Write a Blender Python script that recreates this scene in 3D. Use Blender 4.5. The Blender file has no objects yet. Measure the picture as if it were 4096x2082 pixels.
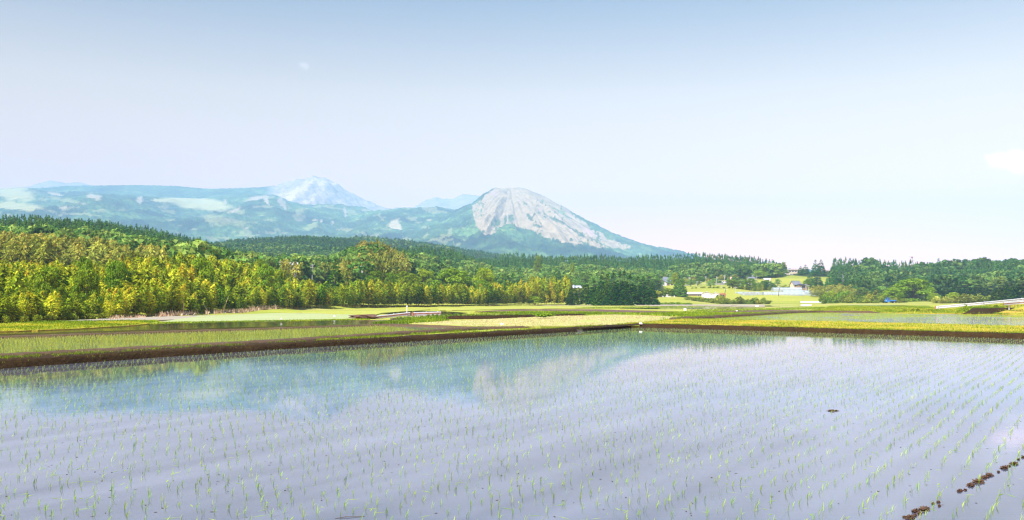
import bpy, math, random
import numpy as np
R = math.radians
C = bpy.context.scene.collection
scene = bpy.context.scene

# ------------------------------------------------------------------ camera
FPX = 3547.0            # focal length in pixels of the 4096 px wide frame
HOR = 1196.0            # row of the horizon in that frame
CAMZ = 2.3
cam_d = bpy.data.cameras.new("camera")
cam_d.sensor_width = 36.0
cam_d.lens = 36.0 * FPX / 4096.0
cam_d.shift_y = (HOR - 1041.0) / 4096.0
cam_d.clip_start = 0.1
cam_d.clip_end = 60000
cam = bpy.data.objects.new("camera", cam_d)
cam.location = (0, 0, CAMZ)
cam.rotation_euler = (R(90), 0, 0)
C.objects.link(cam)
scene.camera = cam

# ------------------------------------------------------------------ sky, sun, exposure
SUN_EL, SUN_AZ = 54.0, 222.0     # azimuth clockwise from +Y (the view direction): behind, to the left
world = bpy.data.worlds.new("World")
scene.world = world
world.use_nodes = True
wn, wl = world.node_tree.nodes, world.node_tree.links
wn.clear()
w_out = wn.new("ShaderNodeOutputWorld")
w_bg = wn.new("ShaderNodeBackground")
w_bg.inputs["Strength"].default_value = 0.15
sky = wn.new("ShaderNodeTexSky")
sky.sky_type = 'NISHITA'
sky.sun_disc = False
sky.sun_elevation = R(SUN_EL)
sky.sun_rotation = R(SUN_AZ)
sky.altitude = 300
sky.air_density = 1.0
sky.dust_density = 0.3
sky.ozone_density = 1.0
wl.new(w_bg.outputs[0], w_out.inputs[0])
# two thin white clouds low in the sky, given by their direction
w_tc = wn.new("ShaderNodeTexCoord")
def cloud(px, py, rx, ry, gain, prev, col=(16, 9.0, 8.6)):
    d = np.array([(px - 2048) / FPX, 1.0, (HOR - py) / FPX]); d /= np.linalg.norm(d)
    sub = wn.new("ShaderNodeVectorMath"); sub.operation = 'SUBTRACT'
    wl.new(w_tc.outputs["Generated"], sub.inputs[0]); sub.inputs[1].default_value = d
    mul = wn.new("ShaderNodeVectorMath"); mul.operation = 'MULTIPLY'
    wl.new(sub.outputs[0], mul.inputs[0]); mul.inputs[1].default_value = (FPX / rx, 1.0, FPX / ry)
    ln = wn.new("ShaderNodeVectorMath"); ln.operation = 'LENGTH'
    wl.new(mul.outputs[0], ln.inputs[0])
    nz = wn.new("ShaderNodeTexNoise"); nz.inputs["Scale"].default_value = 1.3; nz.inputs["Detail"].default_value = 5
    wl.new(mul.outputs[0], nz.inputs["Vector"])
    ad = wn.new("ShaderNodeMath"); ad.operation = 'MULTIPLY_ADD'
    wl.new(nz.outputs[0], ad.inputs[0]); ad.inputs[1].default_value = 1.6
    wl.new(ln.outputs["Value"], ad.inputs[2])
    mr = wn.new("ShaderNodeMapRange"); mr.interpolation_type = 'SMOOTHSTEP'
    wl.new(ad.outputs[0], mr.inputs[0])
    mr.inputs[1].default_value = 1.70; mr.inputs[2].default_value = 1.05
    mr.inputs[3].default_value = 0.0; mr.inputs[4].default_value = gain
    mx = wn.new("ShaderNodeMix"); mx.data_type = 'RGBA'
    wl.new(mr.outputs[0], mx.inputs[0]); wl.new(prev, mx.inputs[6])
    mx.inputs[7].default_value = (*col, 1)
    return mx.outputs[2]
w_hs = wn.new("ShaderNodeHueSaturation")
w_hs.inputs["Saturation"].default_value = 1.0
w_hs.inputs["Value"].default_value = 1.0
wl.new(sky.outputs[0], w_hs.inputs["Color"])
# paler and whiter towards the horizon, as on a humid day
w_sx = wn.new("ShaderNodeSeparateXYZ"); wl.new(w_tc.outputs["Generated"], w_sx.inputs[0])
w_rp = wn.new("ShaderNodeValToRGB")
SKYT = [(0.0, (0.88, 0.27, 0.115)), (0.09, (0.88, 0.27, 0.115)), (0.15, (0.72, 0.282, 0.124)), (0.22, (0.62, 0.298, 0.142)), (0.33, (0.226, 0.164, 0.142)), (0.55, (0.12, 0.20, 0.38)), (1.0, (0.12, 0.20, 0.38))]  # upper stops, above the view, made bluer to tint the haze and shadows
while len(w_rp.color_ramp.elements) < len(SKYT): w_rp.color_ramp.elements.new(0.5)
for el, (p_, c_) in zip(w_rp.color_ramp.elements, SKYT): el.position = p_; el.color = (*c_, 1)
wl.new(w_sx.outputs["Z"], w_rp.inputs[0])
w_mul = wn.new("ShaderNodeMix"); w_mul.data_type = 'RGBA'; w_mul.blend_type = 'MULTIPLY'; w_mul.inputs[0].default_value = 1.0
w_sc = wn.new('ShaderNodeVectorMath'); w_sc.operation = 'SCALE'; w_sc.inputs['Scale'].default_value = 2.58
wl.new(w_hs.outputs[0], w_sc.inputs[0]); wl.new(w_sc.outputs[0], w_mul.inputs[6]); wl.new(w_rp.outputs[0], w_mul.inputs[7])
c1 = cloud(4055, 648, 92, 56, 0.75, w_mul.outputs[2])
c1 = cloud(1218, 265, 26, 22, 0.12, c1, (9.5, 8.5, 8.5))
wl.new(c1, w_bg.inputs["Color"])

sun_d = bpy.data.lights.new("sun", 'SUN')
sun_d.energy = 5.0
sun_d.angle = R(0.5)
sun_d.color = (1.0, 0.96, 0.90)
sun = bpy.data.objects.new("sun", sun_d)
sd = np.array([math.sin(R(SUN_AZ)) * math.cos(R(SUN_EL)), math.cos(R(SUN_AZ)) * math.cos(R(SUN_EL)), math.sin(R(SUN_EL))])
import mathutils
sun.rotation_euler = mathutils.Vector(sd).to_track_quat('Z', 'Y').to_euler()
sun.location = (-40, -40, 80)
C.objects.link(sun)

scene.view_settings.view_transform = 'Standard'
scene.view_settings.look = 'None'
scene.view_settings.exposure = 1.02
scene.view_settings.gamma = 1.0
cy = scene.cycles
cy.use_denoising = True
scene.cycles.filter_width = 1.25
cy.max_bounces = 6
cy.diffuse_bounces = 3
cy.glossy_bounces = 3
cy.transmission_bounces = 4
cy.transparent_max_bounces = 8
cy.volume_bounces = 2
cy.caustics_reflective = False
cy.caustics_refractive = False

# ------------------------------------------------------------------ helpers
def P(px, py, z=0.0):
    """Point of the horizontal plane z that the photograph shows at (px, py)."""
    Y = (CAMZ - z) * FPX / (py - HOR)
    return ((px - 2048) / FPX * Y, Y, z)
def at(px, Y):
    return (px - 2048) / FPX * Y
def zrow(py, Y):
    return CAMZ - (py - HOR) / FPX * Y

def _hash(ix, iy, s):
    h = (ix * 374761393 + iy * 668265263 + s * 974711) & 0xFFFFFFFF
    h = ((h ^ (h >> 13)) * 1274126177) & 0xFFFFFFFF
    return ((h ^ (h >> 16)) & 0xFFFF) / 65535.0
def vnoise(x, y, seed=0):
    x = np.asarray(x, float); y = np.asarray(y, float)
    ix = np.floor(x).astype(np.int64); iy = np.floor(y).astype(np.int64)
    fx = x - ix; fy = y - iy
    fx = fx * fx * (3 - 2 * fx); fy = fy * fy * (3 - 2 * fy)
    a = _hash(ix, iy, seed); b = _hash(ix + 1, iy, seed)
    c = _hash(ix, iy + 1, seed); d = _hash(ix + 1, iy + 1, seed)
    return (a * (1 - fx) + b * fx) * (1 - fy) + (c * (1 - fx) + d * fx) * fy
def fbm(x, y, seed=0, octv=4):
    s = 0; a = 0.5; t = 0
    for o in range(octv):
        s = s + a * vnoise(x * 2 ** o, y * 2 ** o, seed + 17 * o); t += a; a *= 0.5
    return s / t            # 0..1
def sstep(a, b, x):
    t = np.clip((x - a) / (b - a), 0, 1)
    return t * t * (3 - 2 * t)
def in_poly(x, y, poly):
    x = np.asarray(x, float); y = np.asarray(y, float)
    ins = np.zeros(x.shape, bool)
    n = len(poly)
    for i in range(n):
        x1, y1 = poly[i][:2]; x2, y2 = poly[(i + 1) % n][:2]
        c = ((y1 > y) != (y2 > y)) & (x < (x2 - x1) * (y - y1) / (y2 - y1 + 1e-12) + x1)
        ins ^= c
    return ins

def mesh_np(name, v, f, mats, attrs=None, vattrs=None, smooth=False):
    v = np.ascontiguousarray(v, dtype=np.float32); f = np.ascontiguousarray(f, dtype=np.int32)
    me = bpy.data.meshes.new(name)
    me.vertices.add(len(v)); me.vertices.foreach_set("co", v.ravel())
    k = f.shape[1]
    me.loops.add(f.size); me.loops.foreach_set("vertex_index", f.ravel())
    me.polygons.add(len(f)); me.polygons.foreach_set("loop_start", np.arange(0, f.size, k, dtype=np.int32))
    if smooth:
        me.polygons.foreach_set("use_smooth", np.ones(len(f), bool))
    for m in (mats if isinstance(mats, (list, tuple)) else [mats]):
        me.materials.append(m)
    for n_, a in (attrs or {}).items():
        at_ = me.attributes.new(n_, 'FLOAT', 'FACE'); at_.data.foreach_set("value", np.asarray(a, np.float32))
    for n_, a in (vattrs or {}).items():
        at_ = me.attributes.new(n_, 'FLOAT', 'POINT'); at_.data.foreach_set("value", np.asarray(a, np.float32))
    me.update(calc_edges=True)
    return me
def obj(name, me, parent=None, loc=None):
    o = bpy.data.objects.new(name, me); C.objects.link(o)
    if parent is not None: o.parent = parent
    if loc is not None: o.location = loc
    return o
def tag(o, label=None, cat=None, group=None, kind=None):
    if label: o["label"] = label
    if cat: o["category"] = cat
    if group: o["group"] = group
    if kind: o["kind"] = kind
    return o
def thing(name, label, cat, loc=(0, 0, 0), rz=0.0, group=None, scale=None):
    o = bpy.data.objects.new(name, None); C.objects.link(o)
    o.location = loc; o.rotation_euler = (0, 0, rz); o.empty_display_size = 0.3
    if scale: o.scale = scale
    return tag(o, label, cat, group)

class MB:
    """collects boxes, prisms, tubes as one mesh"""
    def __init__(s): s.v = []; s.f = []
    def add(s, v, f):
        b = len(s.v); s.v += [tuple(p) for p in v]; s.f += [tuple(i + b for i in q) for q in f]; return s
    def box(s, x0, x1, y0, y1, z0, z1):
        return s.add([(x0, y0, z0), (x1, y0, z0), (x1, y1, z0), (x0, y1, z0), (x0, y0, z1), (x1, y0, z1), (x1, y1, z1), (x0, y1, z1)],
                     [(0, 3, 2, 1), (4, 5, 6, 7), (0, 1, 5, 4), (1, 2, 6, 5), (2, 3, 7, 6), (3, 0, 4, 7)])
    def prism(s, prof, y0, y1):
        """profile in x,z swept along y"""
        n = len(prof)
        v = [(x, y0, z) for x, z in prof] + [(x, y1, z) for x, z in prof]
        f = [tuple(range(n - 1, -1, -1)), tuple(range(n, 2 * n))] + [(i, i + n, (i + 1) % n + n, (i + 1) % n) for i in range(n)]
        f = [q[::-1] for q in f]
        return s.add(v, f)
    def tube(s, pts, rad, n=8):
        v, f = tube_np(pts, rad, n)
        s.add(v.tolist(), f.tolist())
        k = len(s.v) - len(v)
        s.f.append(tuple(k + i for i in range(n))[::-1]); s.f.append(tuple(k + len(v) - n + i for i in range(n)))
        return s
    def build(s, name, m, parent=None, smooth=False):
        me = bpy.data.meshes.new(name); me.from_pydata(s.v, [], s.f); me.materials.append(m)
        if smooth:
            me.polygons.foreach_set("use_smooth", np.ones(len(me.polygons), bool))
        me.update()
        return obj(name, me, parent)
def tube_np(pts, rad, n=7):
    pts = np.asarray(pts, float); m = len(pts)
    rad = np.broadcast_to(np.asarray(rad, float), (m,))
    tan = np.gradient(pts, axis=0); tan /= np.linalg.norm(tan, axis=1, keepdims=True) + 1e-9
    ref = np.array([0.31, 0.95, 0.02]) if abs(tan[0] @ np.array([0.31, 0.95, 0.02])) < 0.9 else np.array([1.0, 0, 0])
    a = np.cross(tan, ref); a /= np.linalg.norm(a, axis=1, keepdims=True) + 1e-9
    b = np.cross(tan, a)
    th = np.linspace(0, 2 * math.pi, n, endpoint=False)
    v = pts[:, None, :] + rad[:, None, None] * (np.cos(th)[None, :, None] * a[:, None, :] + np.sin(th)[None, :, None] * b[:, None, :])
    f = []
    for i in range(m - 1):
        for j in range(n):
            f.append((i * n + j, i * n + (j + 1) % n, (i + 1) * n + (j + 1) % n, (i + 1) * n + j))
    return v.reshape(-1, 3), np.array(f, int)

# ------------------------------------------------------------------ materials
def new_mat(name):
    m = bpy.data.materials.new(name); m.use_nodes = True
    nt = m.node_tree; nt.nodes.clear()
    out = nt.nodes.new("ShaderNodeOutputMaterial")
    return m, nt, out
def ramp(nt, stops, src=None):
    r = nt.nodes.new("ShaderNodeValToRGB")
    e = r.color_ramp.elements
    while len(e) < len(stops): e.new(0.5)
    for el, (p, c) in zip(e, stops):
        el.position = p; el.color = (*c, 1)
    if src is not None: nt.links.new(src, r.inputs[0])
    return r
def noise(nt, scale, detail=4, rough=0.55, vec=None, mapping=None):
    n = nt.nodes.new("ShaderNodeTexNoise"); n.inputs["Scale"].default_value = scale
    n.inputs["Detail"].default_value = detail; n.inputs["Roughness"].default_value = rough
    if vec is None:
        g = nt.nodes.new("ShaderNodeNewGeometry"); vec = g.outputs["Position"]
    if mapping is not None:
        mp = nt.nodes.new("ShaderNodeMapping"); mp.inputs["Scale"].default_value = mapping[0]
        mp.inputs["Rotation"].default_value = mapping[1]
        nt.links.new(vec, mp.inputs[0]); vec = mp.outputs[0]
    nt.links.new(vec, n.inputs["Vector"])
    return n
def mixrgb(nt, fac, a, b, blend='MIX'):
    m = nt.nodes.new("ShaderNodeMix"); m.data_type = 'RGBA'; m.blend_type = blend
    for sock, val in ((m.inputs[0], fac), (m.inputs[6], a), (m.inputs[7], b)):
        if hasattr(val, "links") or hasattr(val, "is_linked"): nt.links.new(val, sock)
        elif isinstance(val, (int, float)): sock.default_value = val
        else: sock.default_value = (*val, 1)
    return m.outputs[2]
def mathn(nt, op, a, b=None, c=None, clamp=False):
    m = nt.nodes.new("ShaderNodeMath"); m.operation = op; m.use_clamp = clamp
    for s, val in zip(m.inputs, (a, b, c)):
        if val is None: continue
        if isinstance(val, (int, float)): s.default_value = val
        else: nt.links.new(val, s)
    return m.outputs[0]

def leaf_mat(name, stops, transl=0.3, var=0.35):
    """foliage: leaf-to-leaf ramp from attribute v, tree-to-tree shift from attribute t / object random"""
    m, nt, out = new_mat(name)
    av = nt.nodes.new("ShaderNodeAttribute"); av.attribute_name = "v"
    at_ = nt.nodes.new("ShaderNodeAttribute"); at_.attribute_name = "t"
    oi = nt.nodes.new("ShaderNodeObjectInfo")
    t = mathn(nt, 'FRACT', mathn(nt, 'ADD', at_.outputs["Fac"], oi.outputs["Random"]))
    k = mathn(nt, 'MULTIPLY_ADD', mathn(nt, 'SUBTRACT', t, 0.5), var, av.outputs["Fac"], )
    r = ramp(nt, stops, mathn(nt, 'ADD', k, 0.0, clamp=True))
    hs = nt.nodes.new("ShaderNodeHueSaturation")
    nt.links.new(r.outputs[0], hs.inputs["Color"])
    t2 = mathn(nt, 'FRACT', mathn(nt, 'MULTIPLY', t, 7.31))
    nt.links.new(mathn(nt, 'MULTIPLY_ADD', t2, 0.035, 0.483), hs.inputs["Hue"])
    t3 = mathn(nt, 'FRACT', mathn(nt, 'MULTIPLY', t, 13.7))
    nt.links.new(mathn(nt, 'MULTIPLY_ADD', t3, 0.45, 0.78), hs.inputs["Value"])
    d = nt.nodes.new("ShaderNodeBsdfDiffuse"); nt.links.new(hs.outputs[0], d.inputs[0])
    tr = nt.nodes.new("ShaderNodeBsdfTranslucent"); nt.links.new(hs.outputs[0], tr.inputs[0])
    mx = nt.nodes.new("ShaderNodeMixShader"); mx.inputs[0].default_value = transl
    nt.links.new(d.outputs[0], mx.inputs[1]); nt.links.new(tr.outputs[0], mx.inputs[2])
    nt.links.new(mx.outputs[0], out.inputs[0])
    return m
def plain(name, col, rough=0.7, metal=0.0, scale=3.0, amt=0.25, spec=0.3):
    """paint / concrete / metal with a little mottling"""
    m, nt, out = new_mat(name)
    n = noise(nt, scale, 5)
    dk = tuple(c * (1 - amt) for c in col); lt = tuple(min(1, c * (1 + amt * 0.5)) for c in col)
    r = ramp(nt, [(0.3, dk), (0.7, lt)], n.outputs[0])
    p = nt.nodes.new("ShaderNodeBsdfPrincipled")
    nt.links.new(r.outputs[0], p.inputs["Base Color"])
    p.inputs["Roughness"].default_value = rough; p.inputs["Metallic"].default_value = metal
    p.inputs["Specular IOR Level"].default_value = spec
    nt.links.new(p.outputs[0], out.inputs[0])
    return m
def ground_mat(name, big, fine, bscale=0.05, fscale=2.0, mixf=0.5, stretch=None, bump=0.0):
    """two noise ramps, a broad one and a fine one"""
    m, nt, out = new_mat(name)
    n1 = noise(nt, bscale, 5, 0.6, mapping=stretch); n2 = noise(nt, fscale, 5, 0.7)
    r1 = ramp(nt, big, n1.outputs[0]); r2 = ramp(nt, fine, n2.outputs[0])
    c = mixrgb(nt, mixf, r1.outputs[0], r2.outputs[0])
    p = nt.nodes.new("ShaderNodeBsdfPrincipled"); nt.links.new(c, p.inputs["Base Color"])
    p.inputs["Roughness"].default_value = 0.9; p.inputs["Specular IOR Level"].default_value = 0.1
    if bump:
        b = nt.nodes.new("ShaderNodeBump"); b.inputs["Strength"].default_value = bump; b.inputs["Distance"].default_value = 0.1
        nt.links.new(n2.outputs[0], b.inputs["Height"]); nt.links.new(b.outputs[0], p.inputs["Normal"])
    nt.links.new(p.outputs[0], out.inputs[0])
    return m

ROWDIR = np.array([0.560, 0.8285]); ROWN = np.array([0.8285, -0.560])
ROWANG = math.atan2(ROWDIR[1], ROWDIR[0])
def water_mat(name, mud_lo, mud_hi, rough=0.03, bands=True, ripple=0.02, spec=0.5):
    """shallow muddy water: mud seen through it, sky mirrored by Fresnel"""
    m, nt, out = new_mat(name)
    g = nt.nodes.new("ShaderNodeNewGeometry")
    n1 = noise(nt, 0.35, 4, vec=g.outputs["Position"], mapping=((1, 1, 1), (0, 0, 0)))
    fac = n1.outputs[0]
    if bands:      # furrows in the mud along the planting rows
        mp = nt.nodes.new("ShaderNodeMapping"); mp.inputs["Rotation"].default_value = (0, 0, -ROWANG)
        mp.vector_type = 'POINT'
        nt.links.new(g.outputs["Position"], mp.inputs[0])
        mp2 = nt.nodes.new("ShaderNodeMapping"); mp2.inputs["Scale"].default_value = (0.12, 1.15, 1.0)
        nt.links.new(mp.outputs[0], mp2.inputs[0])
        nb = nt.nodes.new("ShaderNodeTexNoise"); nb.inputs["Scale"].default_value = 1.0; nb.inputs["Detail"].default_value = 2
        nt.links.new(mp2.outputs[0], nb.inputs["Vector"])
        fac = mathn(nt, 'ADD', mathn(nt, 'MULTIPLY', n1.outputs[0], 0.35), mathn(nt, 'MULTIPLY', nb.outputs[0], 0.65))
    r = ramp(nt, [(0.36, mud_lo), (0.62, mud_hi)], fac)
    p = nt.nodes.new("ShaderNodeBsdfPrincipled"); nt.links.new(r.outputs[0], p.inputs["Base Color"])
    p.inputs["Roughness"].default_value = rough; p.inputs["IOR"].default_value = 1.55
    p.inputs["Specular IOR Level"].default_value = spec
    nr = noise(nt, 1.0, 3, 0.6, vec=g.outputs["Position"], mapping=((1.3, 5.0, 1), (0, 0, 0)))
    nw = noise(nt, 0.06, 2, vec=g.outputs["Position"])
    amp = mathn(nt, 'MULTIPLY', nr.outputs[0], mathn(nt, 'MULTIPLY_ADD', nw.outputs[0], 2.2, -0.55, clamp=True))
    b = nt.nodes.new("ShaderNodeBump"); b.inputs["Strength"].default_value = 1.0; b.inputs["Distance"].default_value = ripple
    nt.links.new(amp, b.inputs["Height"]); nt.links.new(b.outputs[0], p.inputs["Normal"])
    nt.links.new(p.outputs[0], out.inputs[0])
    return m

M = {}
M['bamboo'] = leaf_mat("bamboo_leaf", [(0.05, (0.085, 0.144, 0.009)), (0.40, (0.328, 0.414, 0.020)), (0.75, (0.585, 0.589, 0.034)), (1.0, (0.778, 0.652, 0.050))], 0.35, 0.7)
M['bamboo_green'] = leaf_mat("green_bamboo_leaf", [(0.05, (0.056, 0.116, 0.008)), (0.40, (0.224, 0.330, 0.018)), (0.75, (0.448, 0.495, 0.028)), (1.0, (0.650, 0.572, 0.042))], 0.35, 0.8)
M['bamboo_olive'] = leaf_mat("olive_bamboo_leaf", [(0.05, (0.095, 0.135, 0.016)), (0.5, (0.324, 0.351, 0.047)), (1.0, (0.648, 0.594, 0.108))], 0.35, 0.6)
M['broad'] = leaf_mat("broad_leaf", [(0.05, (0.048, 0.102, 0.009)), (0.5, (0.163, 0.275, 0.017)), (1.0, (0.368, 0.463, 0.032))], 0.3, 0.3)
M['bright'] = leaf_mat("bright_leaf", [(0.05, (0.081, 0.161, 0.009)), (0.5, (0.230, 0.356, 0.017)), (1.0, (0.414, 0.517, 0.034))], 0.35, 0.3)
M['cedar'] = leaf_mat("cedar_needle", [(0.05, (0.024, 0.085, 0.013)), (0.5, (0.072, 0.198, 0.021)), (1.0, (0.203, 0.375, 0.033))], 0.2, 0.25)
M['hill_cedar'] = leaf_mat("hill_cedar_needle", [(0.05, (0.020, 0.072, 0.014)), (0.5, (0.066, 0.182, 0.028)), (1.0, (0.165, 0.330, 0.050))], 0.2, 0.5)
M['hill_broad'] = leaf_mat("hill_broad_leaf", [(0.05, (0.03, 0.095, 0.015)), (0.5, (0.12, 0.25, 0.035)), (1.0, (0.30, 0.42, 0.08))], 0.3, 0.7)
M['dark_cedar'] = leaf_mat("dark_cedar_needle", [(0.05, (0.007, 0.027, 0.006)), (0.5, (0.024, 0.065, 0.011)), (1.0, (0.072, 0.130, 0.021))], 0.2, 0.3)
M['yellow_green'] = leaf_mat("yellow_green_broad_leaf", [(0.05, (0.058, 0.125, 0.006)), (0.5, (0.208, 0.338, 0.014)), (1.0, (0.442, 0.550, 0.030))], 0.3, 0.3)  # lighter yellow-green leaf of the big spreading tree and its neighbour
M['shrub'] = leaf_mat("shrub_leaf", [(0.05, (0.060, 0.102, 0.012)), (0.5, (0.204, 0.276, 0.022)), (1.0, (0.432, 0.444, 0.042))], 0.3, 0.6)
M['rice'] = leaf_mat("rice_blade", [(0.0, (0.28, 0.50, 0.035)), (0.5, (0.42, 0.64, 0.07)), (1.0, (0.60, 0.76, 0.17))], 0.5, 0.3)
M['rice_dense'] = leaf_mat("dense_rice_blade", [(0.0, (0.264, 0.396, 0.024)), (0.5, (0.432, 0.576, 0.024)), (1.0, (0.600, 0.696, 0.048))], 0.5, 0.3)
M['rice_olive'] = leaf_mat("olive_rice_blade", [(0.0, (0.308, 0.405, 0.040)), (0.5, (0.476, 0.555, 0.064)), (1.0, (0.672, 0.705, 0.112))], 0.5, 0.3)
M['clump_cedar'] = leaf_mat("clump_cedar_needle", [(0.05, (0.009, 0.038, 0.005)), (0.5, (0.031, 0.099, 0.009)), (1.0, (0.126, 0.243, 0.018))], 0.2, 0.25)
M['right_wood'] = leaf_mat("right_hill_leaf", [(0.05, (0.029, 0.088, 0.021)), (0.5, (0.085, 0.188, 0.041)), (1.0, (0.234, 0.350, 0.069))], 0.3, 0.7)
M['grass'] = leaf_mat("grass_blade", [(0.0, (0.125, 0.225, 0.015)), (0.5, (0.350, 0.450, 0.025)), (0.8, (0.625, 0.575, 0.050)), (1.0, (0.725, 0.475, 0.100))], 0.4, 0.6)
M['straw'] = leaf_mat("dry_straw", [(0.0, (0.40, 0.28, 0.14)), (0.5, (0.60, 0.45, 0.26)), (1.0, (0.75, 0.62, 0.42))], 0.3, 0.3)
M['bark'] = plain("bark", (0.10, 0.075, 0.055), 0.9, 0, 4, 0.4)
M['culm'] = plain("bamboo_culm", (0.40, 0.36, 0.13), 0.5, 0, 2, 0.35)
M['dead_culm'] = plain("dead_bamboo_culm", (0.62, 0.50, 0.30), 0.6, 0, 2, 0.25)
M['ground'] = ground_mat("ground", [(0.3, (0.146, 0.200, 0.022)), (0.5, (0.291, 0.328, 0.033)), (0.62, (0.382, 0.328, 0.046)), (0.75, (0.200, 0.273, 0.027))],
                         [(0.3, (0.127, 0.182, 0.018)), (0.55, (0.364, 0.382, 0.046)), (0.75, (0.455, 0.364, 0.091))], 0.06, 1.6, 0.5)
M['forest_floor'] = None
M['weeds'] = ground_mat("weedy_ground", [(0.32, (0.162, 0.211, 0.014)), (0.5, (0.400, 0.324, 0.028)), (0.64, (0.476, 0.243, 0.048)), (0.8, (0.286, 0.292, 0.028))],
                        [(0.3, (0.115, 0.145, 0.010)), (0.55, (0.400, 0.340, 0.038)), (0.75, (0.552, 0.324, 0.095))], 0.35, 3.0, 0.5, None, 0.6)
M['soil'] = ground_mat("wet_soil", [(0.3, (0.028, 0.016, 0.005)), (0.6, (0.051, 0.030, 0.009)), (0.75, (0.075, 0.048, 0.014))],
                       [(0.35, (0.015, 0.008, 0.003)), (0.6, (0.048, 0.029, 0.009)), (0.8, (0.117, 0.077, 0.024))], 0.5, 5.0, 0.5, None, 1.0)
M['dry_soil'] = ground_mat("dry_soil", [(0.3, (0.075, 0.046, 0.024)), (0.7, (0.14, 0.092, 0.050))],
                           [(0.35, (0.045, 0.028, 0.014)), (0.7, (0.16, 0.105, 0.06))], 0.4, 5.0, 0.5, None, 0.8)
M['plowed'] = ground_mat("plowed_soil", [(0.3, (0.085, 0.045, 0.028)), (0.7, (0.20, 0.12, 0.085))],
                         [(0.35, (0.06, 0.032, 0.02)), (0.7, (0.24, 0.15, 0.11))], 0.15, 1.6, 0.5, None, 0.8)
M['stubble'] = ground_mat("stubble", [(0.3, (0.292, 0.298, 0.055)), (0.5, (0.362, 0.357, 0.094)), (0.7, (0.397, 0.377, 0.126))],
                          [(0.3, (0.222, 0.233, 0.032)), (0.5, (0.362, 0.377, 0.102)), (0.72, (0.454, 0.427, 0.165))], 0.12, 1.4, 0.55)
M['pale_field'] = ground_mat("pale_field", [(0.3, (0.280, 0.333, 0.110)), (0.7, (0.369, 0.387, 0.190))],
                             [(0.3, (0.246, 0.290, 0.090)), (0.7, (0.391, 0.399, 0.209))], 0.12, 1.6, 0.5)
M['pale_soil'] = ground_mat("pale_dry_soil", [(0.3, (0.288, 0.241, 0.169)), (0.7, (0.357, 0.308, 0.225))],
                            [(0.3, (0.242, 0.202, 0.133)), (0.7, (0.392, 0.342, 0.256))], 0.2, 2.0, 0.5)
M['green_field'] = ground_mat("green_field", [(0.3, (0.273, 0.331, 0.030)), (0.6, (0.402, 0.388, 0.061)), (0.8, (0.417, 0.345, 0.121))],
                              [(0.3, (0.209, 0.258, 0.030)), (0.7, (0.449, 0.402, 0.102))], 0.1, 1.2, 0.5)
M['path'] = plain("pale_track", (0.36, 0.30, 0.22), 0.9, 0, 1.0, 0.15)
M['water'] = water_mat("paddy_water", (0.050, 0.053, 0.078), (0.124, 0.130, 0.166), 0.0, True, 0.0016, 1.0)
M['water_green'] = water_mat("rice_water", (0.13, 0.14, 0.07), (0.19, 0.20, 0.10), 0.0, False, 0.008, 0.9)
M['water_rippled'] = water_mat("rippled_rice_water", (0.12, 0.12, 0.09), (0.18, 0.18, 0.13), 0.05, False, 0.03, 1.0)
M['clod'] = ground_mat("wet_clod", [(0.3, (0.149, 0.078, 0.041)), (0.7, (0.253, 0.144, 0.086))], [(0.35, (0.081, 0.041, 0.023)), (0.7, (0.345, 0.218, 0.138))], 4.0, 30.0, 0.5, None, 1.0)
M['water_far'] = water_mat("pond_water", (0.08, 0.07, 0.04), (0.11, 0.10, 0.06), 0.0, False, 0.007, 0.9)
M['white'] = plain("white_paint", (0.80, 0.80, 0.80), 0.45, 0, 1.2, 0.10, 0.5)
M['galv'] = plain("galvanised_steel", (0.640, 0.656, 0.672), 0.4, 0.15, 2.0, 0.15, 0.5)
M['rust'] = plain("rust", (0.42, 0.16, 0.07), 0.9, 0, 3, 0.4)
M['concrete'] = plain("concrete", (0.50, 0.49, 0.46), 0.85, 0, 1.0, 0.2)
M['wall_white'] = plain("white_plaster", (0.78, 0.75, 0.70), 0.85, 0, 0.8, 0.1)
M['wall_beige'] = plain("beige_render", (0.72, 0.60, 0.42), 0.85, 0, 0.6, 0.12)
M['wall_wood'] = plain("weathered_boards", (0.36, 0.25, 0.17), 0.9, 0, 2.0, 0.35)
M['roof_grey'] = plain("grey_roof_tile", (0.20, 0.21, 0.24), 0.6, 0, 2.0, 0.25)
M['roof_pale'] = plain("pale_sheet_roof", (0.58, 0.62, 0.66), 0.5, 0.0, 1.0, 0.15)
M['roof_blue'] = plain("blue_roof", (0.05, 0.11, 0.26), 0.5, 0, 2.0, 0.2)
M['roof_brown'] = plain("brown_roof", (0.30, 0.20, 0.16), 0.7, 0, 1.0, 0.2)
M['roof_dark'] = plain("dark_roof", (0.07, 0.075, 0.085), 0.6, 0, 2.0, 0.2)
M['glass'] = plain("dark_window_glass", (0.04, 0.06, 0.08), 0.1, 0, 1, 0.1, 0.6)
M['red'] = plain("red_paint", (0.55, 0.03, 0.03), 0.5, 0, 1, 0.1)
M['blue_paint'] = plain("blue_paint", (0.02, 0.20, 0.55), 0.35, 0, 1, 0.12, 0.5)
M['blue_sign'] = plain("blue_sign_paint", (0.05, 0.22, 0.38), 0.5, 0, 1, 0.1)
M['tyre'] = plain("tyre_rubber", (0.02, 0.02, 0.02), 0.9, 0, 3, 0.2)
M['cloth_blue'] = plain("navy_cloth", (0.03, 0.045, 0.10), 0.9, 0, 6, 0.2)
M['cloth_dark'] = plain("dark_cloth", (0.05, 0.05, 0.06), 0.9, 0, 6, 0.2)
M['skin'] = plain("skin", (0.50, 0.32, 0.22), 0.6, 0, 6, 0.1)
M['plastic_white'] = plain("white_plastic_sheet", (0.82, 0.83, 0.84), 0.4, 0, 1.5, 0.1, 0.5)
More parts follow.
